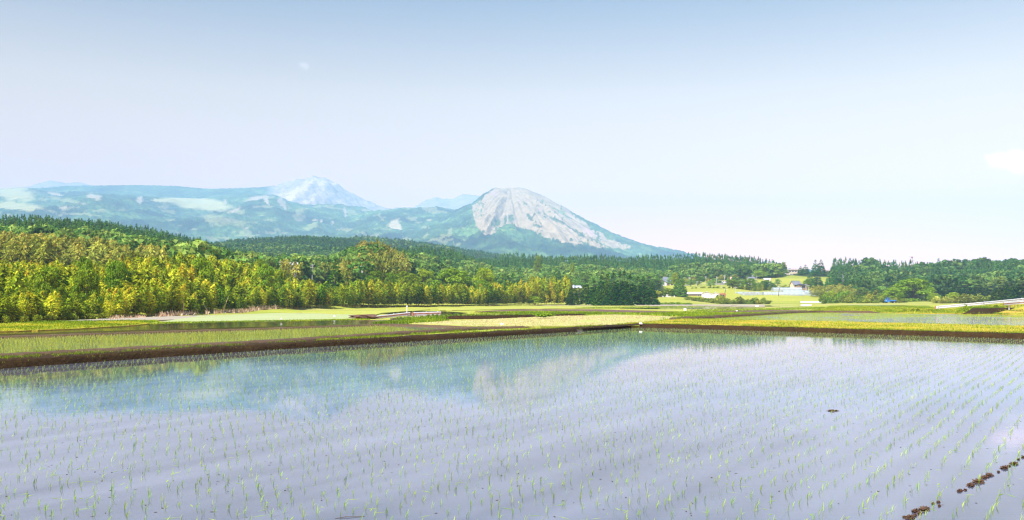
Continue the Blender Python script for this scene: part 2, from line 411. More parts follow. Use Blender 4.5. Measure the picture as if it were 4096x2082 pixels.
M['stone'] = plain("pale_stone", (0.60, 0.60, 0.58), 0.8, 0, 2, 0.2)
def vinyl_mat():
    m, nt, out = new_mat("greenhouse_vinyl")
    n = noise(nt, 0.7, 4)
    r = ramp(nt, [(0.3, (0.38, 0.46, 0.50)), (0.7, (0.54, 0.61, 0.64))], n.outputs[0])
    p = nt.nodes.new("ShaderNodeBsdfPrincipled"); nt.links.new(r.outputs[0], p.inputs["Base Color"])
    p.inputs["Roughness"].default_value = 0.25; p.inputs["Alpha"].default_value = 0.72
    nt.links.new(p.outputs[0], out.inputs[0])
    return m
M['vinyl'] = vinyl_mat()

# ------------------------------------------------------------------ terrain
# knots of the ground along rays from the camera: column px -> (distance, height)
F0 = -0.1
def K(px, *kn):
    out = []
    for Y, v in kn:
        out.append((Y, zrow(v, Y) if v > 300 else v))
    if out[0][1] > F0 + .05: out.insert(0, (out[0][0] * 0.75, F0))
    return px, out
TERR = [
    K(-3000, (60, F0), (110, 3), (200, 9), (350, 20), (600, 45), (800, 40), (1500, 20)),
    K(-800, (70, F0), (110, 3), (190, 9), (350, 22), (600, 52), (800, 45), (1500, 20)),
    K(0, (84, F0), (150, 1180), (220, 1108), (350, 1010), (600, 932), (800, 40), (1500, 20)),
    K(200, (92, F0), (150, 1183), (220, 1112), (350, 1010), (600, 925), (800, 42), (1500, 20)),
    K(430, (103, F0), (160, 1182), (230, 1118), (350, 1030), (600, 948), (800, 38), (1500, 40)),
    K(620, (115, F0), (170, 1182), (240, 1125), (370, 1052), (600, 978), (800, 30), (1300, 60)),
    K(800, (132, F0), (180, 1182), (250, 1140), (400, 1085), (620, 1008), (800, 28), (1300, 70)),
    K(950, (150, F0), (210, 1182), (270, 1150), (420, 1112), (620, 1052), (850, 35), (1300, 990), (1700, 985), (2400, 50)),
    K(1200, (190, F0), (240, 1182), (300, 1150), (420, 1122), (650, 1105), (900, 1050), (1300, 977), (1700, 980), (2400, 50)),
    K(1330, (205, F0), (250, 1185), (310, 1150), (420, 1122), (650, 1100), (900, 1060), (1300, 985), (1700, 985), (2400, 50)),
    K(1430, (218, F0), (270, 1190), (330, 1135), (400, 1075), (460, 1080), (520, 13), (680, 1062), (850, 1075), (1300, 1000), (1700, 972), (2400, 50)),
    K(1500, (230, F0), (275, 1190), (330, 1130), (400, 1062), (460, 1075), (560, 1085), (690, 1040), (850, 1075), (1300, 1010), (1700, 975), (2400, 50)),
    K(1570, (236, F0), (290, 1190), (340, 1145), (400, 1095), (460, 1100), (560, 1085), (690, 1033), (850, 1080), (1300, 1020), (1700, 980), (2400, 50)),
    K(1700, (250, F0), (310, 1192), (420, 1150), (560, 1100), (690, 1042), (850, 1090), (1300, 1040), (1700, 990), (2400, 50)),
    K(1820, (265, F0), (330, 1194), (460, 1155), (600, 1115), (700, 1075), (850, 1100), (1300, 1060), (1700, 1010), (2400, 50)),
    K(1950, (286, F0), (350, 1198), (500, 1160), (650, 1120), (800, 1085), (1000, 1075), (1300, 1070), (1700, 1035), (2400, 50)),
    K(2150, (310, F0), (400, 1200), (550, 1168), (700, 1120), (900, 1068), (1200, 1090), (1700, 1066), (2400, 40)),
    K(2450, (335, F0), (420, 1198), (560, 1163), (700, 1125), (900, 1063), (1200, 1100), (2400, 30)),
    K(2600, (345, F0), (430, 1186), (560, 1158), (640, 1140), (700, 1128), (900, 1060), (1200, 1100), (2400, 30)),
    K(2720, (350, F0), (420, 1187), (470, 1182), (560, 1150), (640, 1138), (720, 1125), (900, 1068), (1200, 1110), (2400, 30)),
    K(2880, (410, F0), (440, 1190), (480, 1178), (560, 1150), (640, 1136), (720, 1125), (900, 1070), (1200, 1110), (2400, 30)),
    K(3020, (410, F0), (445, 1192), (480, 1180), (540, 1165), (640, 1140), (720, 1118), (900, 1078), (1200, 1120), (2400, 30)),
    K(3140, (410, F0), (445, 1192), (480, 1180), (540, 1163), (620, 1145), (700, 1115), (760, 1094), (900, 1095), (1200, 1140), (2400, 20)),
    K(3230, (410, F0), (445, 1194), (480, 1180), (540, 1168), (620, 1150), (700, 1120), (760, 1092), (900, 1094), (1200, 1150), (2400, 20)),
    K(3350, (410, 1213), (450, 1198), (540, 1172), (640, 1130), (740, 1092), (900, 1095), (1200, 1130), (2400, 20)),
    K(3520, (410, 1210), (450, 1200), (520, 1176), (620, 1128), (740, 1088), (850, 1090), (1200, 1130), (2400, 20)),
    K(3700, (390, 1209), (440, 1200), (520, 1176), (640, 1130), (760, 1104), (900, 1110), (1200, 1140), (2400, 20)),
    K(3850, (380, 1209), (430, 1198), (520, 1176), (640, 1130), (760, 1098), (900, 1105), (1200, 1140), (2400, 20)),
    K(4100, (330, 1212), (430, 1192), (520, 1170), (640, 1120), (760, 1090), (900, 1095), (1200, 1130), (2400, 20)),
    K(5000, (330, 1212), (430, 1190), (520, 1168), (640, 1115), (760, 1080), (900, 1090), (2400, 20)),
    K(7500, (330, 0.5), (430, 3), (640, 16), (760, 26), (900, 25), (2400, 20)),
]
T_PX = np.array([t[0] for t in TERR], float)
def G(X, Y):
    X = np.asarray(X, float); Y = np.asarray(Y, float)
    shp = np.broadcast(X, Y).shape
    X = np.broadcast_to(X, shp).ravel(); Y = np.broadcast_to(Y, shp).ravel()
    Yp = np.maximum(Y, 1.0)
    px = np.clip(2048 + FPX * X / Yp, T_PX[0], T_PX[-1])
    zc = np.stack([np.interp(Y, [k[0] for k in t[1]], [k[1] for k in t[1]]) for t in TERR])
    i = np.clip(np.searchsorted(T_PX, px) - 1, 0, len(T_PX) - 2)
    w = (px - T_PX[i]) / (T_PX[i + 1] - T_PX[i])
    z = zc[i, np.arange(len(px))] * (1 - w) + zc[i + 1, np.arange(len(px))] * w
    rise = np.clip((z - F0) / 6.0, 0, 1)
    z = z + rise * (fbm(X / 55, Y / 70, 5, 3) - 0.5) * 9.0 * np.clip(Y / 600, 0.15, 1.6)
    z = np.where(Y < 45, F0 + 0.75 * (1 - sstep(1.5, 3.2, Y)), z)
    return z.reshape(shp)
def Gs(X, Y): return float(G(np.array([X]), np.array([Y]))[0])

def build_ground():
    u = np.linspace(-1, 1, 520)
    a = 7.2
    xs = 11400 * np.sinh(a * u) / math.sinh(a)
    ys = np.concatenate([np.array([-280, -100, -40, -15, -5]), np.linspace(0, 5, 11)[:-1], np.linspace(5, 80, 26)[:-1],
                         80 * np.exp(np.linspace(0, math.log(13100 / 80), 270))])
    X, Y = np.meshgrid(xs, ys)
    Z = G(X, Y)
    Z = np.where(Y > 2400, Z * np.clip(1 - (Y - 2400) / 3000, 0.2, 1), Z)
    nx, ny = len(xs), len(ys)
    idx = np.arange(nx * ny).reshape(ny, nx)
    f = np.stack([idx[:-1, :-1], idx[:-1, 1:], idx[1:, 1:], idx[1:, :-1]], -1).reshape(-1, 4)
    px = 2048 + FPX * X / np.maximum(Y, 1)
    # wooded ground: everything past the foot of the groves, the open terraces of the village left out
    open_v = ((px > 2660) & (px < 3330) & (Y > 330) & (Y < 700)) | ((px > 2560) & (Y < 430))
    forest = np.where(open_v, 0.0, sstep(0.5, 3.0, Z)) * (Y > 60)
    me = mesh_np("ground", np.stack([X, Y, Z], -1).reshape(-1, 3), f, M['ground_mix'], None, {"forest": forest.ravel()}, True)
    return tag(obj("ground", me), kind="structure")

def ground_mix():
    m, nt, out = new_mat("meadow_and_forest_floor")
    n1 = noise(nt, 0.06, 5, 0.6); n2 = noise(nt, 1.6, 5, 0.7)
    r1 = ramp(nt, [(0.3, (0.20, 0.24, 0.020)), (0.5, (0.34, 0.34, 0.03)), (0.62, (0.44, 0.34, 0.06)), (0.75, (0.26, 0.30, 0.03))], n1.outputs[0])
    r2 = ramp(nt, [(0.3, (0.13, 0.20, 0.012)), (0.55, (0.36, 0.35, 0.04)), (0.75, (0.50, 0.39, 0.12))], n2.outputs[0])
    n4 = noise(nt, 1.0, 3, 0.5, mapping=((0.006, 0.024, 0.1), (0, 0, 0.12)))
    r4 = ramp(nt, [(0.34, (0.50, 0.38, 0.20)), (0.43, (0.15, 0.22, 0.025)), (0.51, (0.42, 0.40, 0.08)), (0.59, (0.26, 0.31, 0.04)), (0.68, (0.54, 0.42, 0.24))], n4.outputs[0])
    g = mixrgb(nt, 0.5, mixrgb(nt, 0.8, r1.outputs[0], r4.outputs[0]), r2.outputs[0])
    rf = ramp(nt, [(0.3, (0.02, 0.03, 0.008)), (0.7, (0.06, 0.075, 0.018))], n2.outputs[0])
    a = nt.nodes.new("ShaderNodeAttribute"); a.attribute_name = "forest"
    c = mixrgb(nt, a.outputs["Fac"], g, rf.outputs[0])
    p = nt.nodes.new("ShaderNodeBsdfPrincipled"); nt.links.new(c, p.inputs["Base Color"])
    p.inputs["Roughness"].default_value = 0.95; p.inputs["Specular IOR Level"].default_value = 0.05
    nt.links.new(p.outputs[0], out.inputs[0])
    return m
M['ground_mix'] = ground_mix()
build_ground()

# ------------------------------------------------------------------ mountains
def mountain_mat(name, forest, meadow, rock):
    m, nt, out = new_mat(name)
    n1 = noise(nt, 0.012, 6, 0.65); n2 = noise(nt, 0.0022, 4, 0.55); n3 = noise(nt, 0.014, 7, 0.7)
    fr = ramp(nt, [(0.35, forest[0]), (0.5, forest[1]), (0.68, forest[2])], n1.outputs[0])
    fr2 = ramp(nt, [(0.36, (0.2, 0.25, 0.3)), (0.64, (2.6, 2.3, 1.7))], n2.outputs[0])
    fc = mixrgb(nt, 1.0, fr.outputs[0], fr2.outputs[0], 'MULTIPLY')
    mr = ramp(nt, [(0.35, meadow[0]), (0.65, meadow[1])], n3.outputs[0])
    rr = ramp(nt, [(0.35, rock[0]), (0.65, rock[1])], n3.outputs[0])
    a1 = nt.nodes.new("ShaderNodeAttribute"); a1.attribute_name = "meadow"
    a2 = nt.nodes.new("ShaderNodeAttribute"); a2.attribute_name = "rock"
    c = mixrgb(nt, a1.outputs["Fac"], fc, mr.outputs[0])
    c = mixrgb(nt, a2.outputs["Fac"], c, rr.outputs[0])
    d = nt.nodes.new("ShaderNodeBsdfDiffuse"); nt.links.new(c, d.inputs[0])
    nt.links.new(d.outputs[0], out.inputs[0])
    return m
def blob(px, py, cx, cy, rx, ry, ang=0.0, soft=0.35, seed=0, nz=0.5):
    c, s = math.cos(R(ang)), math.sin(R(ang))
    dx, dy = px - cx, py - cy
    a = (dx * c + dy * s) / rx; b = (-dx * s + dy * c) / ry
    r = np.sqrt(a * a + b * b) + nz * 2 * (fbm(px / (0.30 * rx + 4) + seed, py / (0.36 * ry + 3), seed, 5) - 0.5)
    return 1 - sstep(1 - soft, 1 + soft, r)

def mountain(name, ridge, D, foot, zfoot, mat, cover, step=5.0, rows=260, prof=1.5, rough=5.0, gully=20.0, gscale=160.0,
             back=0.45, dome=None, crest=3.0):
    ridge = np.array(ridge, float)
    px = np.arange(ridge[0, 0], ridge[-1, 0] + step, step)
    yr = np.interp(px, ridge[:, 0], ridge[:, 1])
    k = np.hanning(7); k /= k.sum()
    yr = np.convolve(np.pad(yr, 3, 'edge'), k, 'valid')
    Zr = CAMZ + (HOR - yr) / FPX * D
    Yf = foot + (D - foot) * np.linspace(0, 1, rows) ** 0.85
    Yb = D + np.linspace(0, 1, 14)[1:] * (D - foot) * back
    Y = np.concatenate([Yf, Yb])
    PX, YY = np.meshgrid(px, Y)
    XX = (PX - 2048) / FPX * YY
    t = (YY - foot) / (D - foot)
    pr = np.where(t <= 1, np.clip(t, 0, 1) ** prof, np.clip(1 - (t - 1) / back, 0, 1) ** 1.4)
    Z = zfoot + (Zr[None, :] - zfoot) * pr
    env = np.clip(4 * t * (1 - t), 0, 1) * (t < 1)
    if dome is not None:        # gullies running down from the summit
        dx, dy = XX - at(dome, D), YY - D
        ang = np.arctan2(dx, -dy + 1e-6); rr = np.hypot(dx, dy)
        gl = fbm(ang * 7, rr / 1500, 3, 3) - 0.5 + 0.55 * (fbm(ang * 24, rr / 600, 4, 4) - 0.5) - .25 * np.abs(fbm(ang * 40, rr / 900, 6, 2) - .5)
    else:
        w = fbm(XX / 900, YY / 900, 9, 3) * 500
        gl = fbm((XX + w) / gscale / 2.2, YY / gscale / 6, 3, 4) - 0.5
        gl = gl + 0.8 * (fbm(XX / gscale / 6, YY / gscale / 6, 31, 3) - 0.5)
    Z = Z + gully * gl * env
    py = HOR - (Z - CAMZ) / YY * FPX
    meadow, rock = cover(PX, py, XX, YY, t)
    bare = np.clip(meadow + rock, 0, 1)
    lump = (fbm(XX / 22, YY / 22, 12, 3) - 0.5) * 2
    Z = Z + rough * (1 - bare) * lump * np.where(t < 0.995, 1, 0.5 * (np.abs(t - 1) < 0.02)) + bare * (fbm(XX / 60, YY / 60, 8, 4) - 0.5) * crest
    nx, ny = len(px), len(Y)
    idx = np.arange(nx * ny).reshape(ny, nx)
    f = np.stack([idx[:-1, :-1], idx[:-1, 1:], idx[1:, 1:], idx[1:, :-1]], -1).reshape(-1, 4)
    me = mesh_np(name, np.stack([XX, YY, Z], -1).reshape(-1, 3), f, mat, None,
                 {"meadow": np.clip(meadow, 0, 1).ravel(), "rock": np.clip(rock, 0, 1).ravel()}, False)
    return tag(obj(name, me), kind="structure")

FOR = ((0.012, 0.035, 0.016), (0.030, 0.070, 0.028), (0.075, 0.135, 0.050))
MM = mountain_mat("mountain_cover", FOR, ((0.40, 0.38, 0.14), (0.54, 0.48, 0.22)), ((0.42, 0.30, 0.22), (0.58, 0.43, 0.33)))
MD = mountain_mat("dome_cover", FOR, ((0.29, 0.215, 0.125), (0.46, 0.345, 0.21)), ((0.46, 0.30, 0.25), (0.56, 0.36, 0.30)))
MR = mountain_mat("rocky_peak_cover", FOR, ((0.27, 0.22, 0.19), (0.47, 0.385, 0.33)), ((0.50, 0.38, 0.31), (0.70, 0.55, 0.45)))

def cov_dome(px, py, X, Y, t):
    poly = [(1982, 752), (1955, 775), (1925, 800), (1885, 825), (1893, 875), (1904, 907), (1941, 937), (1962, 939), (1978, 929), (2005, 905), (2053, 902), (2112, 918),
            (2176, 945), (2240, 966), (2320, 980), (2454, 993), (2502, 998), (2527, 988), (2460, 966), (2385, 931), (2342, 897), (2290, 857), (2257, 825), (2198, 790), (2144, 764),
            (2107, 745), (2040, 735)]
    wob = (fbm(px / 18, py / 14, 41, 4) - 0.5) * 26; wob2 = (fbm(px / 18, py / 14, 43, 4) - 0.5) * 22
    m = in_poly(px + wob, py + wob2, poly).astype(float)
    for cx, cy, rx, ry, an in [(2225, 880, 45, 9, 22), (2120, 870, 26, 9, 50), (2045, 875, 14, 26, 0), (2320, 935, 28, 6, 35), (2340, 972, 20, 5, 25), (2290, 920, 50, 4, 38),
                               (2240, 850, 40, 3, 35), (2170, 845, 34, 3, 50), (2390, 968, 44, 3.5, 32), (2270, 868, 30, 4, 30), (2100, 815, 12, 4, 30), (2285, 960, 12, 5, 0), (2022, 880, 8, 20, 10),
                               (1990, 890, 12, 22, 20), (2150, 905, 22, 7, 30), (2430, 985, 20, 4, 20)]:
        m = m * (1 - 0.9 * blob(px, py, cx, cy, rx * .8, ry * .7, an, 0.3, int(cx), 0.8))
    sp = (fbm(px / 7, py / 6, 77, 3) > 0.64) & (py > 800)
    m = np.where(sp & (fbm(px / 60, py / 50, 78, 2) > 0.48), m * 0.08, m)
    r = 0.9 * blob(px, py, 2355, 930, 24, 9, 30, 0.3, 5, 0.5) + 0.5 * blob(px, py, 2160, 838, 12, 7, 30, 0.3, 6) + 0.5 * blob(px, py, 1976, 776, 16, 9, 20, 0.3, 7)
    m = np.maximum(m, r)
    # the strip of open grass climbing the left flank
    return m, r
MRIDGE = [(1600, 1010), (1700, 930), (1770, 870), (1818, 846), (1855, 824), (1888, 816), (1930, 779), (1978, 753), (2016, 750), (2070, 750), (2107, 755), (2144, 774), (2198, 800), (2257, 830), (2299, 857),
          (2374, 894), (2454, 934), (2524, 961), (2604, 985), (2684, 1006), (2743, 1020), (2850, 1050), (3000, 1085), (3300, 1120)]
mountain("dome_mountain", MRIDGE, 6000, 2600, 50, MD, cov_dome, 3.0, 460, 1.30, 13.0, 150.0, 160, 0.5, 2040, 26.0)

def cov_hill(px, py, X, Y, t):
    r = 0.85 * blob(px, py, 1580, 905, 22, 26, -30, 0.2, 2, 0.3) + 0.85 * blob(px, py, 1605, 930, 22, 14, 20, 0.2, 3, 0.3) + 0.5 * blob(px, py, 1718, 882, 10, 3, 0)
    m = 0.35 * (fbm(px / 30, py / 16, 6, 4) > 0.62)
    return np.maximum(m, r), r * 0.6
mountain("forested_hill", [(1150, 1010), (1300, 940), (1395, 875), (1454, 854), (1508, 842), (1545, 843), (1580, 838), (1615, 830), (1668, 833), (1748, 827), (1802, 838), (1850, 842), (1900, 880), (2000, 940), (2150, 1010)],
         6700, 2900, 55, MM, cov_hill, 4, 320, 1.25, 15.0, 200.0, 170, 0.4)

def cov_front(px, py, X, Y, t):
    m = 0.35 * (fbm(px / 60, py / 18, 21, 4) > 0.66) + 0 * px
    for cx, cy, rx, ry, an, g in [(60, 775, 90, 26, 5, .9), (60, 825, 110, 16, 6, .8), (790, 815, 120, 26, 8, .95), (700, 800, 90, 9, -3, .9), (330, 860, 80, 6, 5, .4), (880, 880, 90, 16, 10, .4), (250, 800, 60, 8, 10, .4)]:
        m = np.maximum(m, g * blob(px, py, cx, cy, rx, ry, an, 0.3, int(cx), 0.5))
    r = 0 * px
    for cx, cy, rx, ry, an, g in [(375, 788, 34, 14, 5, .75), (220, 778, 30, 7, 15, .8), (560, 802, 14, 16, 30, .7), (250, 834, 18, 7, 0, .6), (335, 815, 10, 8, 0, .6), (1025, 795, 50, 12, -12, .9), (1065, 800, 10, 26, -15, .8),
                                  (900, 810, 8, 16, 10, .7), (935, 845, 26, 8, -20, .6), (985, 912, 12, 6, 0, .5), (1130, 815, 14, 34, -30, .8), (1380, 850, 7, 30, -8, .9), (1260, 883, 16, 5, 0, .7), (1285, 887, 5, 10, 0, .7),
                                  (1330, 895, 6, 8, 0, .6), (1200, 882, 18, 4, 0, .5), (1465, 842, 20, 5, 0, .6)]:
        r = np.maximum(r, .75 * g * blob(px, py, cx, cy, rx * .8, ry * .75, an, 0.45, int(cx) + 3, 0.9))
    return np.maximum(m, r), r
mountain("mountain_front", [(-2200, 800), (-800, 770), (0, 755), (80, 750), (134, 755), (176, 765), (257, 768), (374, 768), (428, 778), (535, 782), (588, 786), (700, 792), (802, 795), (850, 790), (909, 782), (989, 776), (1096, 780),
                            (1120, 786), (1155, 806), (1230, 822), (1299, 819), (1363, 817), (1385, 825), (1443, 828), (1500, 846), (1600, 890), (1750, 940), (1900, 1000)],
         7700, 2900, 60, MM, cov_front, 4.5, 380, 1.2, 18.0, 300.0, 220, 0.3)

def cov_peak(px, py, X, Y, t):
    m = 1 - 0.9 * sstep(800, 850, py + (fbm(px / 30, py / 20, 3, 4) - .5) * 60 - 0.1 * (px - 1250))
    m = np.clip(m, 0, 1) * sstep(1050, 1120, px + (fbm(px / 20, py / 20, 9) - .5) * 40)
    r = 0 * px
    for cx, cy, rx, ry, an, g in [(1190, 770, 60, 14, -28, .9), (1170, 790, 40, 10, -40, .8), (1275, 775, 14, 40, 25, .9), (1283, 742, 16, 18, 20, .95), (1310, 730, 40, 7, 12, .8), (1230, 735, 40, 9, -25, .7), (1300, 790, 40, 10, -20, .5),
                                  (1215, 812, 40, 8, -10, .6), (1260, 800, 12, 28, 10, .7), (1120, 800, 18, 26, 20, .6), (1340, 800, 40, 6, 30, .5)]:
        r = np.maximum(r, g * blob(px, py, cx, cy, rx, ry, an, 0.4, int(cx) + 9, 0.8))
    return np.maximum(m, r), r
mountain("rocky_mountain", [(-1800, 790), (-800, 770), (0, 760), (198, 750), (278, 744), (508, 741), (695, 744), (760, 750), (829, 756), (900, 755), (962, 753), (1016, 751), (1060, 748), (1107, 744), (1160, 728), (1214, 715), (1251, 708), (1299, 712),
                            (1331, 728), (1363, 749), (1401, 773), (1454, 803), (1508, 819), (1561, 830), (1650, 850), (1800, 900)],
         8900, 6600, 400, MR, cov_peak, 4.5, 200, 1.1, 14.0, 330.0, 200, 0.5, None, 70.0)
def cov_far(px, py, X, Y, t):
    return np.ones_like(px) * 0.9, 0 * px
mountain("distant_ridge", [(1500, 900), (1600, 852), (1652, 830), (1695, 806), (1740, 789), (1780, 797), (1807, 799), (1830, 788), (1855, 778), (1909, 783), (1960, 800), (2050, 850), (2150, 900)],
         10600, 8800, 560, MR, cov_far, 5, 60, 1.0, 5, 260.0, 230, 0.4, None, 30)
mountain("distant_ridge", [(-50, 800), (60, 765), (120, 745), (170, 729), (200, 723), (240, 728), (268, 735), (300, 729), (330, 732), (370, 745), (450, 768), (560, 800)],
         10400, 8600, 780, MR, cov_far, 5, 60, 1.0, 5, 200.0, 230, 0.4, None, 20)

# ------------------------------------------------------------------ air
def haze():
    b = MB().box(-11500, 11500, -290, 13200, -2.0, 1440)
    m, nt, out = new_mat("hazy_air")
    p = nt.nodes.new("ShaderNodeVolumePrincipled")
    p.inputs["Color"].default_value = (0.40, 0.72, 0.96, 1)
    p.inputs["Density"].default_value = HAZE
    p.inputs["Anisotropy"].default_value = -0.25
    m.cycles.volume_sampling = 'DISTANCE'
    nt.links.new(p.outputs[0], out.inputs["Volume"])
    return tag(b.build("haze", m), kind="stuff")
HAZE = 1.5e-4
haze()

# ------------------------------------------------------------------ fields
def slab(name, pts, mat, z, depth=0.3, kind="structure"):
    """flat field: top face at z with sides going down into the ground"""
    n = len(pts)
    v = [(p[0], p[1], z) for p in pts] + [(p[0], p[1], z - depth) for p in pts]
    area = sum(pts[i][0] * pts[(i + 1) % n][1] - pts[(i + 1) % n][0] * pts[i][1] for i in range(n))
    order = list(range(n)) if area > 0 else list(range(n - 1, -1, -1))
    f = [tuple(order)]
    for i in range(n):
        a, b = order[i], order[(i + 1) % n]
        f.append((b, a, a + n, b + n))
    me = bpy.data.meshes.new(name); me.from_pydata(v, [], f); me.materials.append(mat); me.update()
    return tag(obj(name, me), kind=kind)
def pix(poly, z): return [P(x, y, z) for x, y in poly]
def densify(poly, step=25, amp=0.0, seed=0):
    out = []
    for i in range(len(poly)):
        a, b = np.array(poly[i], float), np.array(poly[(i + 1) % len(poly)], float)
        n = max(1, int(np.hypot(*(b - a)) / step))
        for k in range(n): out.append(a + (b - a) * k / n)
    out = np.array(out)
    if amp:
        out[:, 0] += amp * 2 * (fbm(out[:, 0] / 30, out[:, 1] * 3.1, seed) - 0.5) * 4
        out[:, 1] += amp * 2 * (fbm(out[:, 0] / 22, out[:, 1] * 1.7, seed + 5) - 0.5)
    return [tuple(p) for p in out]

MAIN = [(-36, 3.1), (-16.8, 29.1), (-11.5, 39), (.83, 56.7), (10.2, 71), (17.2, 64), (29.3, 50.7), (52, 26), (72, 3.1)]
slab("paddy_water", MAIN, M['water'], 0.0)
L2 = [(-400, 1441), (0, 1424), (1100, 1366), (1512, 1338), (1880, 1314), (1740, 1308), (1625, 1304), (1512, 1304), (1100, 1318), (0, 1353), (-400, 1367)]
L2w = pix(L2, 0.16); slab("paddy_water", L2w, M['water_green'], 0.16)
L3 = [(-400, 1347), (0, 1337), (500, 1322), (1100, 1306), (1480, 1298), (1625, 1297), (1640, 1279), (1400, 1281), (1100, 1287), (800, 1291), (600, 1296), (500, 1305), (300, 1316), (0, 1327), (-400, 1337)]
L3w = pix(L3, 0.05); slab("canal_water", L3w, M['water_far'], 0.05)
R2 = [(2740, 1283), (3000, 1288), (3500, 1299), (4096, 1314), (4600, 1327), (4600, 1270), (4096, 1262), (3500, 1254), (3230, 1251), (3000, 1265)]
R2w = pix(R2, 0.12); slab("paddy_water", R2w, M['water_rippled'], 0.12)
DITCH = [(1900, 1321), (2250, 1314), (2330, 1316), (2100, 1325), (1900, 1330)]
slab("ditch_water", pix(DITCH, 0.17), M['water_green'], 0.17)
slab("pond_water", pix([(1530, 1253), (1640, 1245), (1780, 1246), (1870, 1252), (1840, 1260), (1700, 1262), (1560, 1262)], 0.02), M['water_far'], 0.02)
slab("field_water", pix([(3010, 1224), (3250, 1218), (3245, 1224), (3150, 1230)], 0.02), M['water_far'], 0.02)
slab("field_water", pix([(3440, 1226), (3520, 1222), (3720, 1223), (3700, 1228)], 0.02), M['water_far'], 0.02)
slab("field_water", pix([(2480, 1234), (2700, 1229), (3060, 1231), (2900, 1237), (2600, 1237)], 0.02), M['water_far'], 0.02)

FIELDS = [
    ("stubble_field", 'stubble', 0.10, 1.5, [(1650, 1294), (1720, 1290), (1790, 1284), (2000, 1275), (2300, 1262), (2480, 1260), (2740, 1269), (2690, 1288), (2570, 1300), (2300, 1304), (2050, 1307), (1960, 1308)]),
    ("dry_field", 'pale_soil', 0.03, 0.8, [(165, 1291), (300, 1281), (500, 1270), (800, 1263), (1010, 1258), (760, 1276), (520, 1286), (330, 1290)]),
    ("pale_field", 'pale_field', 0.05, 0.8, [(800, 1265), (1100, 1253), (1250, 1254), (1500, 1262), (1400, 1276), (1100, 1282), (800, 1287), (640, 1287)]),
    ("green_field", 'green_field', 0.03, 0.8, [(1110, 1251), (1500, 1243), (1720, 1239), (1650, 1244), (1530, 1252), (1500, 1260), (1260, 1253)]),
    ("green_field", 'green_field', 0.03, 0.5, [(1740, 1234), (2050, 1228), (2500, 1226), (2500, 1232), (2100, 1236), (1900, 1240), (1760, 1242)]),
    ("green_field", 'green_field', 0.025, 0.5, [(2480, 1238), (2900, 1238), (3080, 1232), (3200, 1234), (3020, 1241), (2760, 1247)]),
    ("plowed_field", 'plowed', 0.06, 0.8, [(1900, 1247), (2060, 1238), (2400, 1238), (2700, 1247), (2690, 1252), (2580, 1255), (2500, 1254), (2300, 1249), (2100, 1247)]),
    ("plowed_field", 'plowed', 0.06, 0.6, [(2790, 1249), (2900, 1244), (3100, 1241), (3230, 1242), (3090, 1250), (2960, 1252)]),
    ("path", 'path', 0.08, 0.3, [(1560, 1274), (1640, 1266), (1700, 1262), (2000, 1258), (2260, 1255), (2260, 1258.5), (2000, 1263), (1700, 1269)]),
    ("path", 'path', 0.05, 0.2, [(2000, 1221), (2500, 1219), (3060, 1219), (3060, 1222.5), (2500, 1221.5), (2000, 1222.5)]),
    ("path", 'path', 0.05, 0.2, [(2600, 1222), (2900, 1224), (3060, 1222), (3060, 1227), (2900, 1228), (2600, 1225)]),
    ("weedy_field", 'weeds', 0.15, 0.8, [(3230, 1249), (3330, 1228), (3500, 1229), (3760, 1240), (4096, 1252), (4600, 1262), (4600, 1266), (4096, 1259), (3500, 1251)]),
    ("straw_field", 'pale_field', 0.06, 0.4, [(3390, 1219), (3600, 1217), (3640, 1221), (3400, 1224)]),
]
for nm, mk, z, wob, poly in FIELDS:
    slab(nm, pix(densify(poly, 22, wob, len(nm) + int(poly[0][0])), z), M[mk], z)

